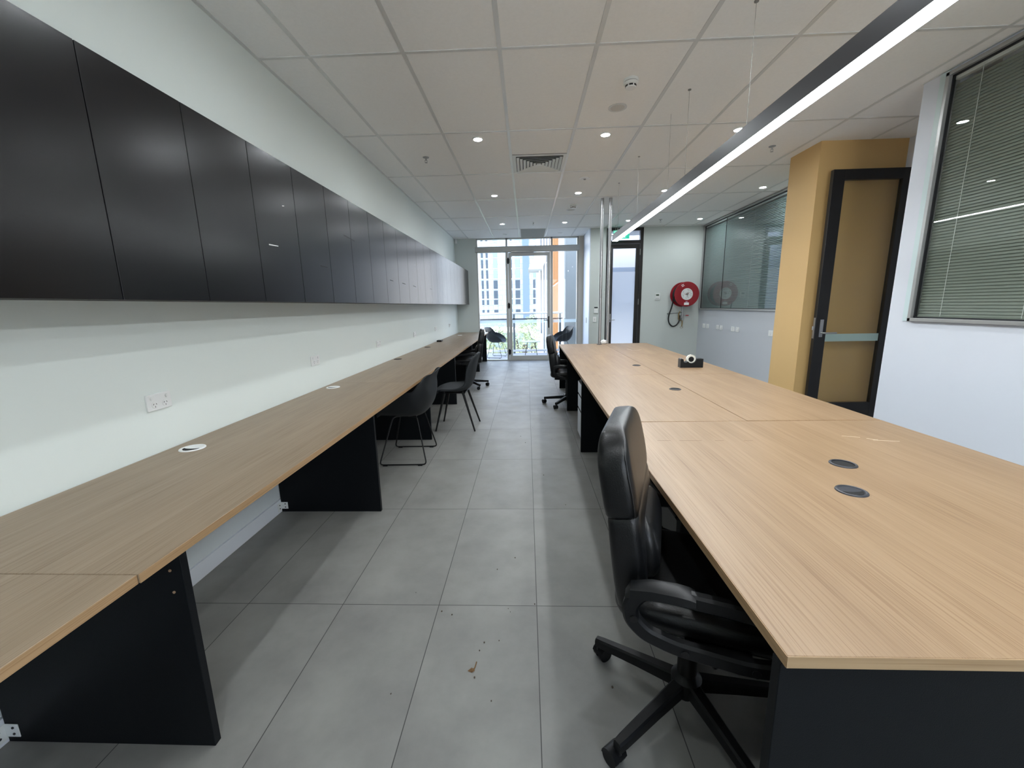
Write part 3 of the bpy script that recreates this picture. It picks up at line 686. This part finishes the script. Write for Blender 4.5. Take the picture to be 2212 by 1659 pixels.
# ------------------------------------------------------------------ pedestals under the right bench
def pedestal(x, y0, y1, fm, body, label, h=.60):
    p = empty('drawer_pedestal', (x+.25, (y0+y1)/2, 0), 0, label, 'drawer unit', 'drawer pedestals under the right bench')
    hw = (y1-y0)/2
    MB().box(-.23, .25, -hw, hw, .05, h, .002, 1).build('cabinet_body', body, p)
    for z0, z1 in ((.055, .315), (.325, .46), (.47, h-.003)):
        d = MB().box(-.25, -.232, -hw, hw, z0, z1-.012, .001, 1).build('drawer', fm, p)
        MB().box(-.249, -.235, -hw+.02, hw-.02, z1-.012, z1-.002).build('handle_gap_shade', M_GAP, d)  # dark strip painted for the shade in the pull gap above each front
    for sx in (-.19, .19):
        for sy in (-hw+.04, hw-.04): MB().cyl((sx, sy-.01, .025), (sx, sy+.01, .025), .025, seg=16).box(sx-.01, sx+.01, sy-.008, sy+.008, .03, .052).build('caster', M_PLAS, p, True)
    return p
pedestal(.62, 1.60, 2.08, mat('grey_drawer', (62, 62, 62), .5), M_BLACK, 'dark grey drawer unit under the nearest right desk')
pedestal(.515, 3.69, 4.11, mat('silver_drawer', (205, 210, 216), .35), M_BLACK, 'black drawer unit with pale fronts under the middle of the right bench')
cup = MB().lathe([(.026, 0), (.028, .002), (.038, .095), (.040, .095), (.040, .099), (.036, .098), (.026, .004), (.0005, .004)])  # cup-shaped stand-in for a small bright gap between armrest and seat
for v in cup.b.verts: v.co += Vector((.60, 5.36, .509))
thing_mesh('pale_gap_stand_in', cup, mat('pale_blue_grey', (200, 212, 224), .4), 'small pale cup shaped stand-in on the seat of the far right office chair', 'stand-in', smooth=True)

# ------------------------------------------------------------------ pendant lamp, wires, poles
pd = empty('pendant_light', (1.2475, 2.8, 2.21), 0, 'long black linear pendant light with glowing white underside over the right bench', 'pendant light')
L0, L1 = -3.3, 3.25
bd = MB(); bd.box(-.0375, -.034, L0, L1, 0, .085).box(.034, .0375, L0, L1, 0, .085).box(-.034, .034, L0, L1, .072, .085)
bd.box(-.0375, .0375, L1, L1+.004, 0, .085).box(-.0375, .0375, L0-.004, L0, 0, .085)
bd.build('lamp_body', mat('lamp_black', (38, 38, 42), .38, metal=.2), pd)
MB().box(-.034, .034, L0, L1, -.001, .012).build('lamp_diffuser', M_DIFF, pd)
for y in (-1.0, .65, 2.571, 3.484, 4.895, 5.874):
    wr_ = MB().cyl((0, y-2.8, .085), (0, y-2.8, ZC-2.21), .0011, seg=6).cyl((0, y-2.8, ZC-2.216), (0, y-2.8, ZC-2.21), .012, seg=12); wr_.build('suspension_wire', M_STEEL, pd)
MB().tube([(0, 3.07, .085), (.004, 3.08, .3), (-.002, 3.07, .5), (0, 3.075, ZC-2.21)], .0025, 6).build('power_cable', mat('clear_cable', (196, 194, 190), .4), pd)
MB().cyl((0, 1.085, .085), (0, 1.085, ZC-2.21), .0011, seg=6).build('suspension_wire', M_STEEL, pd)
for x, lb in ((1.17, 'left'), (1.295, 'right')):
    p_ = MB().cyl((x, 6.655, 0), (x, 6.655, ZC), .024, seg=24)
    o = thing_mesh('service_pole', p_, M_CHROME, '%s one of two steel floor to ceiling poles at the far desk end' % lb, 'pole', 'steel poles at the far desk end', True)
# ------------------------------------------------------------------ ceiling things
ex = empty('exit_sign', (1.965, 8.9, 2.66), 0, 'green running man exit sign hanging before the black door', 'exit sign')
MB().box(-.165, .165, -.012, .012, 0, .165, .003).build('sign_panel', M_GREEN, ex)
pm = MB(); q = -.0132
def plate(pts): pm.prism(pts, 'Y', q, q+.001)
pm.cyl((-.05, q, .128), (-.05, q+.001, .128), .011, seg=14)
plate([(-.065, .112), (-.04, .115), (-.03, .075), (-.052, .07)]); plate([(-.052, .075), (-.035, .072), (-.02, .05), (-.008, .026), (-.02, .022), (-.036, .048)]); plate([(-.052, .075), (-.04, .07), (-.062, .045), (-.09, .04), (-.09, .052), (-.068, .056)])
plate([(-.04, .108), (-.012, .092), (-.016, .084), (-.04, .095)]); plate([(-.062, .110), (-.085, .09), (-.08, .084), (-.058, .1)])
plate([(.03, .02), (.075, .02), (.075, .145), (.03, .145)]); pm.build('pictogram', M_WHT, ex)
MB().cyl((-.12, 0, .165), (-.12, 0, ZC-2.66), .004, seg=8).cyl((.12, 0, .165), (.12, 0, ZC-2.66), .004, seg=8).build('hanger', M_STEEL, ex)

dl = empty('downlight', (0, 0, ZC), 0, 'x', 'downlight', 'round ceiling downlights')
MB().lathe([(.040, -.0005), (.040, -.008), (.050, -.008), (.054, -.003), (.054, 0)], close=True).build('trim_ring', M_WHT, dl, True)
MB().lathe([(.0001, -.005), (.040, -.005), (.040, -.001)], seg=28).build('lens', M_DOWN, dl)
spots = [(-.449, 4.266, 'closest one left of the square air vent'), (.765, 4.264, 'closest one between the air vent and the smoke detector'), (1.997, 4.255, 'closest one, touching the pendant light'),
         (-.449, 6.31, 'second row, left of the ceiling centre'), (.759, 6.296, 'second row, left of the steel poles'), (1.99, 6.313, 'second row, just left of the pendant'), (3.351, 6.296, 'second row, nearest the yellow column'),
         (-.458, 8.414, 'third row, left one near the glazed end wall'), (.761, 8.423, 'third row, above the glazed door'), (1.985, 8.411, 'third row, over the exit sign'), (3.35, 8.422, 'third row, above the hose reel'),
         (-.449, 2.2, 'above the picture, left of centre'), (.76, 2.2, 'above the picture, right of centre'), (1.99, 2.2, 'above the picture near the pendant'), (-.449, .1, 'overhead behind the camera left'), (.76, .1, 'overhead behind the camera right'), (1.99, .1, 'overhead behind the camera far right')]
for i, (x, y, lb) in enumerate(spots):
    o = dl if i == 0 else copy_tree(dl); o.location = (x, y, ZC); o['label'] = 'glowing round ceiling downlight, '+lb
for x, lb in ((-.466, 'left'), (.766, 'right')):
    o = empty('downlight', (x, 9.61, ZC), 0, 'unlit white ceiling downlight near the end window, %s one' % lb, 'downlight', 'unlit ceiling downlights')
    MB().lathe([(.040, -.0005), (.040, -.008), (.050, -.008), (.054, -.003), (.054, 0)], close=True).build('trim_ring', M_WHT, o, True)
    MB().lathe([(.0001, -.004), (.040, -.004), (.040, -.001)], seg=28).build('lens', M_WHT2, o)
for x, y, lb in ((.767, 3.312, 'nearest the camera'), (.765, 7.01, 'farther one by the pendant end')):
    o = empty('smoke_detector', (x, y, ZC), 0, 'white round smoke detector with dark slots on the ceiling, '+lb, 'smoke detector', 'ceiling smoke detectors')
    MB().lathe([(.052, 0), (.054, -.012), (.050, -.017), (.0001, -.017)]).build('base', M_WHT2, o, True)
    MB().lathe([(.049, -.017), (.049, -.020), (.0001, -.020)]).build('gap_ring', M_SLOT, o)
    MB().lathe([(.051, -.020), (.052, -.026), (.044, -.036), (.040, -.038), (.0001, -.038)]).build('body', M_WHT2, o, True)
    for k in range(6):
        a_ = .35+k*PI/3; c, s_ = math.cos(a_), math.sin(a_)
        MB().tube([(.0365*math.cos(a_+d_), .0365*math.sin(a_+d_), -.0435) for d_ in (-.34, -.17, 0, .17, .34)], .004, flat=(.006, .003)).build('slot', M_SLOT, o)
    MB().lathe([(.034, -.038), (.034, -.048), (.038, -.049), (.036, -.056), (.0001, -.058)]).build('cap', M_WHT, o, True)
for x, y, r_, lb, nm in ((.762, 3.73, .062, 'flush grey ceiling disc just behind the nearest smoke detector', 'ceiling_speaker'), (.766, 7.366, .062, 'flush pale ceiling disc behind the farther smoke detector', 'ceiling_speaker')):
    o = empty(nm, (x, y, ZC), 0, lb, 'speaker', 'flush ceiling discs')
    MB().lathe([(r_, 0), (r_+.012, -.001), (r_+.013, -.004), (r_-.004, -.004)]).build('rim', M_GRID, o, True)
    MB().lathe([(r_-.004, 0), (r_-.006, -.005), (.0001, -.0052)]).build('grille', mat('speaker_grille', (206, 204, 198), .8), o)
o = empty('emergency_light', (.758, 5.623, ZC), 0, 'round white emergency light with a tiny lens on the ceiling right of the vent', 'emergency light')
MB().lathe([(.062, 0), (.060, -.006), (.02, -.009), (.0001, -.009)]).build('base', M_WHT, o, True); MB().lathe([(.016, -.008), (.014, -.018), (.0001, -.021)]).build('lens', M_STEEL, o, True)
for x, y, lb in ((-1.059, 4.707, 'left of the nearest downlights'), (.147, 8.339, 'in the middle near the end window'), (2.572, 4.724, 'right of the pendant light'), (2.598, 8.407, 'above the wall left of the hose reel')):
    o = empty('sprinkler', (x, y, ZC), 0, 'small chrome fire sprinkler head on the ceiling, '+lb, 'sprinkler', 'ceiling sprinkler heads')
    MB().lathe([(.034, 0), (.032, -.004), (.012, -.008), (.0001, -.008)]).build('escutcheon', M_CHROME, o, True)
    MB().cyl((0, 0, -.006), (0, 0, -.030), .007, seg=10).tube([(.011, 0, -.028), (.013, 0, -.04), (.004, 0, -.052)], .002, 6).tube([(-.011, 0, -.028), (-.013, 0, -.04), (-.004, 0, -.052)], .002, 6).box(-.012, .012, -.004, .004, -.03, -.026).cyl((0, 0, -.052), (0, 0, -.0535), .015, seg=16).build('head', M_CHROME, o)
# square diffuser
V = empty('air_vent', (.158, 5.013, ZC), 0, 'square white louvred air vent in the middle of the ceiling', 'air vent')
MB().box(-.292, .292, -.296, .296, -.002, .004).build('backing', M_SLOT, V)
def sqring(mb, a0, a1, z0, z1, t=.0015):
    for s in range(4):
        R = Matrix.Rotation(s*PI/2, 3, 'Z')
        pts = [R @ Vector(p) for p in ((-a0, -a0, z0), (a0, -a0, z0), (a1, -a1, z1), (-a1, -a1, z1))]
        pt2 = [p+Vector((0, 0, t)) for p in pts]
        mb.loft([pts, pt2])
fr = MB(); sqring(fr, .292, .255, -.006, -.0085, .003); fr.build('frame', M_WHT2, V)
for k, a_ in enumerate((.236, .199, .162, .125, .088, .051)):
    lv = MB(); sqring(lv, a_+.012, a_-.016, -.018, -.0035); lv.build('louvre', M_WHT2, V)
MB().box(-.024, .024, -.024, .024, -.019, -.004, .004).build('core', M_WHT2, V)
thing_mesh('return_air_panel', MB().box(-.11, .42, 9.02, 10.06, ZC-.006, ZC-.0005), mat('grey_panel', (150, 150, 143), .7, noise=.03, nscale=80), 'plain grey ceiling panel right before the end window', 'ceiling panel')
cm = empty('security_sensor', (-1.655, 10.07, 2.86), 0, 'small white motion sensor in the far left ceiling corner', 'sensor')
MB().box(-.025, .025, -.02, .02, -.045, .04, .006).build('body', M_WHT2, cm); MB().box(-.01, .01, -.01, .01, .04, .065).build('bracket', M_WHT2, cm); MB().box(-.017, .017, -.023, -.019, -.03, .01, .002).build('lens', M_WHT, cm)

# ------------------------------------------------------------------ sockets
def socket(loc, rz, label, group, wide=.118, hh=.073, holes=2):
    """plate in the local y/z plane, facing +x"""
    o = empty('power_socket', loc, rz, label, 'power socket', group)
    MB().box(0, .009, -wide/2, wide/2, -hh/2, hh/2, .003, 2).build('plate', M_WHT, o)
    xs = (-.027, .027) if holes == 2 else (0,)
    for yy in xs:
        MB().cyl((.009, yy+(.012 if yy > 0 else -.012)*(holes == 2), .020), (.0145, yy+(.012 if yy > 0 else -.012)*(holes == 2), .020), .0085, seg=18).build('switch', M_WHT, o, True)
        MB().lathe([(.016, 0), (.016, .0015), (.0145, .0018), (.0001, .0018)], (.009, yy, -.012), 'X', 24).build('outlet', M_WHT, o, True)
        s_ = MB()
        for dy, dz, an in ((-.007, .004, -.5), (.007, .004, .5), (0, -.008, 0)):
            R = Matrix.Rotation(an, 3, 'X'); ps = [R @ Vector((0, a_*.0011, b_*.0035))+Vector((.0109, yy+dy, -.012+dz)) for a_, b_ in ((-1, -1), (1, -1), (1, 1), (-1, 1))]
            s_.loft([ps, [p+Vector((.0004, 0, 0)) for p in ps]])
        s_.build('pin_slots', M_SLOT, o)
    return o
GL = 'double power sockets on the left wall'
for y, lb in ((1.766, 'nearest the camera'), (3.178, 'second from the camera'), (4.60, 'third from the camera'), (6.14, 'fourth from the camera'), (7.59, 'fifth from the camera'), (8.98, 'farthest, close to the window')):
    socket((-1.7, y, .950), 0, 'white double power socket above the left desk, '+lb, GL, .125, .075)
GR = 'wall plates under the far right glass'
for y, lb in ((8.825, 'left plate of the pair closest to the hose reel'), (8.647, 'right plate of the pair closest to the hose reel'), (8.199, 'left plate of the middle pair'), (8.044, 'right plate of the middle pair'), (7.595, 'left plate of the third pair'), (7.43, 'right plate of the third pair'), (6.42, 'single plate next to the yellow column')):
    socket((3.74, y, .855), PI, 'white wall plate, '+lb, GR, .118, .085, 2 if 'right' in lb[:6] else 1)
# wall controls
th_ = empty('thermostat', (2.834, 9.15, 1.49), 0, 'white wall thermostat with dark display left of the red hose reel', 'thermostat')
MB().box(-.055, .055, -.016, 0, -.075, .06, .004).build('housing', M_WHT2, th_); MB().box(-.032, .032, -.0175, -.015, .008, .042).build('display', mat('lcd', (70, 84, 72), .3), th_)
MB().box(-.04, .04, -.0175, -.015, -.055, -.045).build('button_row', M_ALU, th_)
rd = empty('access_reader', (1.513, 9.15, 1.245), 0, 'white access controller with dark display left of the steel poles', 'access reader')
MB().box(-.042, .042, -.02, 0, -.095, .05, .005).build('housing', M_WHT2, rd); MB().box(-.038, .038, -.022, -.018, .012, .046, .002).build('display', mat('display_dark', (40, 46, 48), .3), rd)
sw = empty('light_switch', (1.49, 9.15, 1.015), 0, 'white vertical light switch plate below the access controller', 'light switch')
MB().box(-.037, .037, -.010, 0, -.058, .058, .003).build('plate', M_WHT, sw); MB().box(-.008, .008, -.014, -.009, -.016, -.004).box(-.008, .008, -.014, -.009, .008, .02).build('rocker', M_ALU, sw)
MB().box(1.352, 1.36, 9.45, 9.55, .93, 1.05, .002).build('strike_plate', M_ALU, bpy.data.objects['trim_3'])

# ------------------------------------------------------------------ hose reel
hr = empty('fire_hose_reel', (3.345, 9.15, 1.515), 0, 'red fire hose reel with black hose on the far right wall', 'fire hose reel')
R_ = .252
MB().lathe([(.0001, -.052), (R_, -.052), (R_+.006, -.057), (R_, -.064), (.16, -.058), (.0001, -.058)], axis='Y', seg=64).build('back_disc', M_RED, hr, True)
MB().lathe([(.0001, -.300), (.10, -.300), (.16, -.306), (R_-.006, -.300), (R_+.004, -.306), (R_, -.318), (.17, -.322), (.125, -.318), (.0001, -.318)], axis='Y', seg=64).build('front_disc', M_RED, hr, True)
hs = MB(); hs.cyl((0, -.06, 0), (0, -.30, 0), .12, seg=32)
for ring in range(3):
    for k in range(10):
        n_ = 40; rr_ = .15+ring*.026; y = -.075-k*.0235
        hs.tube([(rr_*math.cos(2*PI*i/n_), y, rr_*math.sin(2*PI*i/n_)) for i in range(n_)], .0125, 8, closed=True)
hs.build('coiled_hose', M_RUB, hr, True)
MB().lathe([(.0001, -.3195), (.120, -.3195), (.120, -.3225), (.0001, -.3225)], axis='Y', seg=48).build('label_disc', M_WHT2, hr)
lb = MB(); random.seed(9)
for k in range(46):
    a_ = random.uniform(0, 2*PI); rad = random.choice((.095, .078, .058, .035)); ln = random.uniform(.005, .013)
    cx_, cz_ = rad*math.cos(a_), rad*math.sin(a_); tx, tz = -math.sin(a_)*ln, math.cos(a_)*ln; nx, nz = math.cos(a_)*.0022, math.sin(a_)*.0022
    lb.prism([(cx_-tx-nx, cz_-tz-nz), (cx_+tx-nx, cz_+tz-nz), (cx_+tx+nx, cz_+tz+nz), (cx_-tx+nx, cz_-tz+nz)], 'Y', -.3235, -.3224)
lb.build('label_print', mat('print_grey', (95, 105, 100), .6), hr)
MB().prism([(-.035, -.012), (.035, .018), (.03, .03), (-.038, 0)], 'Y', -.3240, -.3236).build('label_stripe', M_RED2, hr)
MB().box(-.05, .05, -.324, -.320, -.222, -.172).build('lower_label', M_WHT, hr); MB().box(-.02, .02, -.324, -.320, -.165, -.148).build('small_label', mat('lilac_label', (170, 160, 190), .5), hr)
tp = MB()
for dx, dz in ((-.10, .185), (-.085, .160)): tp.prism([(dx-.025, dz-.012), (dx+.025, dz+.010), (dx+.02, dz+.022), (dx-.03, dz)], 'Y', -.3215, -.3190)
tp.build('white_tape', M_WHT, hr)
MB().box(-.07, .07, -.012, 0, -.16, .10).cyl((0, 0, 0), (0, -.33, 0), .022).build('wall_bracket', M_STEEL, hr)
MB().cyl((.03, -.05, -.235), (.03, -.05, -.42), .015, seg=14).cyl((.03, -.05, -.42), (.03, -.05, -.47), .024, seg=12).cyl((.03, -.05, -.49), (.03, -.05, -.55), .020, seg=10).box(-.03, .05, -.06, -.04, -.50, -.44, .004).build('valve', M_CHROME, hr, True)
MB().box(.045, .10, -.055, -.045, -.452, -.438).build('valve_lever', M_CHROME, hr); MB().box(.10, .165, -.057, -.043, -.456, -.436, .003).build('lever_grip', M_RED2, hr)
MB().tube([(-.02, -.05, -.36), (-.05, -.05, -.40), (-.045, -.05, -.52), (-.0, -.05, -.56)], .014, 10).build('nozzle', M_BRASS, hr, True)
MB().tube([(-.215, -.17, -.03), (-.225, -.15, -.18), (-.235, -.10, -.30), (-.26, -.06, -.42), (-.27, -.05, -.52), (-.245, -.05, -.62), (-.17, -.05, -.685), (-.09, -.05, -.66), (-.035, -.05, -.58), (-.02, -.05, -.50), (-.02, -.05, -.44)], .014, 12, fillet=.05).build('hanging_hose', M_RUB, hr, True)
MB().cyl((.02, -.05, -.385), (-.27, -.065, -.405), .005, seg=8).tube([(-.27+.03*math.cos(t_), -.065, -.405+.012*math.sin(t_)) for t_ in [k*2*PI/14 for k in range(14)]], .005, 6, closed=True).build('hose_guide', M_MET, hr)
MB().tube([(.03, -.05, -.55), (.035, -.05, -.62), (.03, -.05, -.68)], .012, 8).tube([(.025+.03*math.cos(t_), -.05, -.70+.02*math.sin(t_)) for t_ in [k*2*PI/14 for k in range(14)]], .003, 6, closed=True).build('pipe_tail', M_BRASS, hr)

# ------------------------------------------------------------------ debris on the floor
lf = MB()
lf.loft([[(-.240, 1.297, .001), (-.225, 1.300, .006), (-.226, 1.310, .003)], [(-.222, 1.290, .001), (-.212, 1.296, .004), (-.214, 1.305, .002)]])
lf.tube([(-.222, 1.293, .003), (-.213, 1.31, .004), (-.210, 1.335, .003)], .0022, 6)
thing_mesh('dry_leaf', lf, mat('dry_leaf', (110, 82, 50), .8, noise=.3, nscale=60), 'small dry brown leaf scrap on the floor tile in the foreground', 'leaf')
cb = MB(); random.seed(3)
for x, y in ((-.13, 1.44), (-.19, 1.43), (-.205, 1.39), (-.21, 1.27), (.02, 1.65), (-.10, 1.62), (-.09, 1.60), (.29, 1.24), (-.50, 1.2), (-.14, 1.18), (-.03, 3.9), (.05, 4.4), (-.08, 4.1), (.24, 4.0), (-.1, 5.9), (.3, 5.9), (.2, 4.9), (.12, 3.1), (.25, 2.6), (-.4, 1.6), (-.35, 1.58), (-.55, 1.72), (-.08, 2.0), (-.17, 1.9)):
    cb.sphere((x, y, .0015), random.uniform(.002, .0045), 1, (1, 1.4, .5))
thing_mesh('floor_crumbs', cb, mat('crumb', (70, 60, 50), .9), 'scattered dark crumbs on the grey floor tiles of the aisle', 'crumbs', kind='stuff')

# ------------------------------------------------------------------ balcony and outside
struct('balcony_floor', MB().box(-4, 3.3, 10.2, 11.95, -.14, -.02), M_PAVE)
bl = empty('balcony_railing', (0, 11.85, 0), 0, 'white metal balcony railing with glass infill outside the end window', 'railing')
rw = mat('rail_white', (205, 207, 210), .4)
MB().cyl((-4, 0, 1.13), (1.02, 0, 1.13), .03, seg=16).build('top_rail', rw, bl, True)
MB().box(-4, 1.02, -.02, .02, .955, .985).build('mid_rail', mat('rail_grey', (50, 52, 55), .5), bl)
MB().box(-4, 1.02, -.03, .03, .03, .09).build('bottom_rail', rw, bl)
for x in (-3.3, -1.85, -.37, .95): MB().box(x-.03, x+.03, -.02, .02, -.02, 1.11).build('post', M_CONC, bl)
for x0, x1 in ((-3.27, -1.88), (-1.82, -.40), (-.34, .92)): MB().quad((x0, 0, .1), (x1, 0, .1), (x1, 0, .95), (x0, 0, .95)).build('glass_panel', glass('rail_glass', (.93, .97, .95), .04), bl)
BG = 'shell armchairs on the balcony'
b1 = sled_chair((-.83, 11.02, -.02), -.25, 'black shell armchair on the balcony behind the left glass', BG)
b2 = sled_chair((.93, 11.02, -.02), PI+.25, 'black shell armchair on the balcony behind the right glass', BG)
bt = empty('balcony_table', (.11, 11.25, -.02), 0, 'round pale glass table on thin legs, out on the balcony', 'table')
MB().lathe([(.0001, .385), (.26, .385), (.265, .391), (.26, .397), (.0001, .397)], seg=48).build('tabletop', mat('table_glass', (140, 152, 152), .25), bt, True)
for k in range(4):
    a_ = PI/4+k*PI/2; MB().cyl((.14*math.cos(a_), .14*math.sin(a_), .385), (.24*math.cos(a_), .24*math.sin(a_), 0), .008, seg=10).build('leg', M_MET, bt, True)
struct('wall_balcony_side', MB().box(1.13, 1.9, 12.3, 12.7, -4, 7), M_CONC)
sp_ = MB()
for k in range(7): sp_.box(.80+k*.037, .828+k*.037, 14.0, 14.10, -6, 9)
sp_.box(.80, 1.06, 14.06, 14.2, -6, 9)
thing_mesh('orange_slat_cladding', sp_, M_ORNG, 'tall orange slatted cladding seen through the right glass', 'cladding')
thing_mesh('white_corner_post', MB().box(1.06, 1.16, 13.9, 14.2, -6, 9, .01), rw, 'tall white post right of the orange cladding', 'post')
fp = empty('balcony_screen', (1.5, 10.9, 0), 0, 'aluminium framed glass side screen on the balcony, right of the armchair', 'screen')
MB().box(-.08, -.02, -.03, .03, -.02, 3.0).box(.06, .12, .4, .46, -.02, 3.0).box(-.08, .12, .0, .05, 2.25, 2.33).build('frame', rw, fp)
MB().quad((-.05, .02, 0), (.09, .43, 0), (.09, .43, 3), (-.05, .02, 3)).build('glass_panel', M_GL, fp)

# neighbouring white building with ribs, canopy and parapet
nb = empty('white_building', (1.2, 25, 0), 0, 'white ribbed building edge with projecting canopy beyond the balcony', 'building')
wb = MB().box(-.45, 2.2, .2, 6, -14, 16)
for k in range(8): wb.box(-.45+k*.17, -.36+k*.17, .05, .25, -14, 16)
wb.build('ribbed_wall', mat('white_render', (158, 162, 167), .6), nb)
MB().prism([(-1.08, 3.35), (-.60, 4.3), (-.15, 4.6), (-.15, 3.75), (-.30, 3.35)], 'Y', -1.2, 1.5).build('canopy', bpy.data.materials['white_render'], nb)
MB().prism([(-1.05, .12), (-.30, -.35), (-.30, -2.4), (-.55, -2.4), (-.55, -.75), (-1.0, -.35)], 'Y', -2.0, 1.5).build('parapet', bpy.data.materials['white_render'], nb)

# office tower
K = .1477; FY = 130.0
def fx(px): return (px-1137.0)*K
def fz(py): return 1.35+(660.0-py)*K
def brickmat():
    m = mat('tower_panels', (214, 222, 232), .6); n = m.node_tree; b = n.nodes['Principled BSDF']
    g_ = n.nodes.new('ShaderNodeTexCoord'); mp = n.nodes.new('ShaderNodeMapping'); mp.inputs['Rotation'].default_value = (PI/2, 0, 0)
    br = n.nodes.new('ShaderNodeTexBrick'); br.inputs['Scale'].default_value = 1; br.inputs['Brick Width'].default_value = 1.5; br.inputs['Row Height'].default_value = 1.55
    br.offset = .33; br.inputs['Mortar Size'].default_value = .05
    br.inputs['Color1'].default_value = (*lin((150, 153, 163)), 1); br.inputs['Color2'].default_value = (*lin((134, 150, 162)), 1); br.inputs['Mortar'].default_value = (*lin((104, 116, 136)), 1)
    n.links.new(g_.outputs['Object'], mp.inputs[0]); n.links.new(mp.outputs[0], br.inputs['Vector']); n.links.new(br.outputs['Color'], b.inputs['Base Color']); return m
tw = empty('office_tower', (0, FY, 0), 0, 'large pale office tower with vertical window strips across the street', 'building')
MB().box(fx(1020), fx(1185), 0, 20, fz(705), fz(517)).build('facade', brickmat(), tw)
MB().box(fx(1033), fx(1160), -.5, 0, fz(520.5), fz(518.5)).build('cornice', M_CONC, tw)
MB().box(fx(1129.5), fx(1142), -.4, .1, fz(688), fz(515)).build('blue_strip', mat('blue_glazing', (96, 112, 138), .5, spec=.1), tw)
MB().box(fx(1020), fx(1185), -.6, .1, fz(691.5), fz(688.5)).build('base_band', mat('tower_base', (74, 80, 92), .6), tw)
M_TWIN = mat('tower_window', (66, 76, 86), .5, spec=.1); M_TW2 = mat('tower_window_light', (118, 136, 146), .5, spec=.1)
rows = [(523, 529), (544.5, 562), (565.5, 583), (586.5, 604), (607.5, 625), (628.5, 645), (647.5, 658), (668, 675.5)]
for ci, (a_, b_) in enumerate(((1043, 1047), (1053, 1057), (1068, 1076.5), (1104, 1107), (1114, 1123.5), (1151, 1156.5))):
    for (t_, bt_) in rows:
        wv = MB().box(fx(a_), fx(b_), -.15, .1, fz(bt_), fz(t_)).build('tower_window', M_TWIN if ci in (0, 1, 3) else (M_TW2 if (t_ < 600) else M_TWIN), tw)
        MB().box(fx(a_), fx(b_), -.18, .1, fz(bt_+1.2), fz(bt_)).build('window_ledge', rw, wv)
# street trees
def tree(x, y, z, r, label, zs=1.0, n=1500):
    t_ = empty('street_tree', (x, y, -14), 0, label, 'tree', 'street trees below the balcony')
    lm = MB(); 
    for i in range(n):
        u = Vector((random.gauss(0, 1), random.gauss(0, 1), random.gauss(0, 1))).normalized()
        lump = 1+.18*math.sin(u.x*7+x)*math.cos(u.z*6+y)+.08*math.sin(u.y*13)
        p = Vector((u.x*r*lump, u.y*r*lump, z+14+u.z*r*zs*lump))*1.0
        p = Vector((p.x*random.uniform(.75, 1), p.y*random.uniform(.75, 1), z+14+(p.z-z-14)*random.uniform(.8, 1)))
        s_ = r*random.uniform(.035, .075); a_ = Vector((random.gauss(0, 1), random.gauss(0, 1), random.gauss(0, 1))).normalized(); b_ = a_.cross(u+Vector((.01, .02, .03))).normalized()
        lm.quad(p-a_*s_, p-b_*s_*.6, p+a_*s_, p+b_*s_*.6)
    lm.build('foliage', M_LEAF, t_)
    tk = MB().cyl((0, 0, 0), (0, 0, z+14), .25, .12, seg=10)
    tk.cyl((0, 0, z+12), (r*.5, 0, z+14+r*.3), .1, .04, seg=8).cyl((0, 0, z+12), (-r*.5, .2, z+14+r*.3), .1, .04, seg=8); tk.build('trunk', M_TRUNK, t_)
random.seed(21)
tree(-2.35, 30, -2.6, 2.3, 'leafy green tree below the balcony, behind the left armchair')
tree(-.10, 19, -.45, .78, 'rounded green tree below the balcony, behind the round table', 1.45)
tree(.9, 50, -1.6, 1.9, 'small green treetop beyond the white canopy building')
tree(-8.2, 42, -3.0, 3.2, 'green street tree at the left end of the balcony rail')
tree(-.9, 42, -5.2, 2.6, 'lower green tree seen through the bottom of the door glass')
struct('ground', MB().box(-120, 120, 13, 240, -14.2, -14), mat('street', (96, 102, 88), .8, noise=.1, nscale=.2))
bpy.context.view_layer.update()
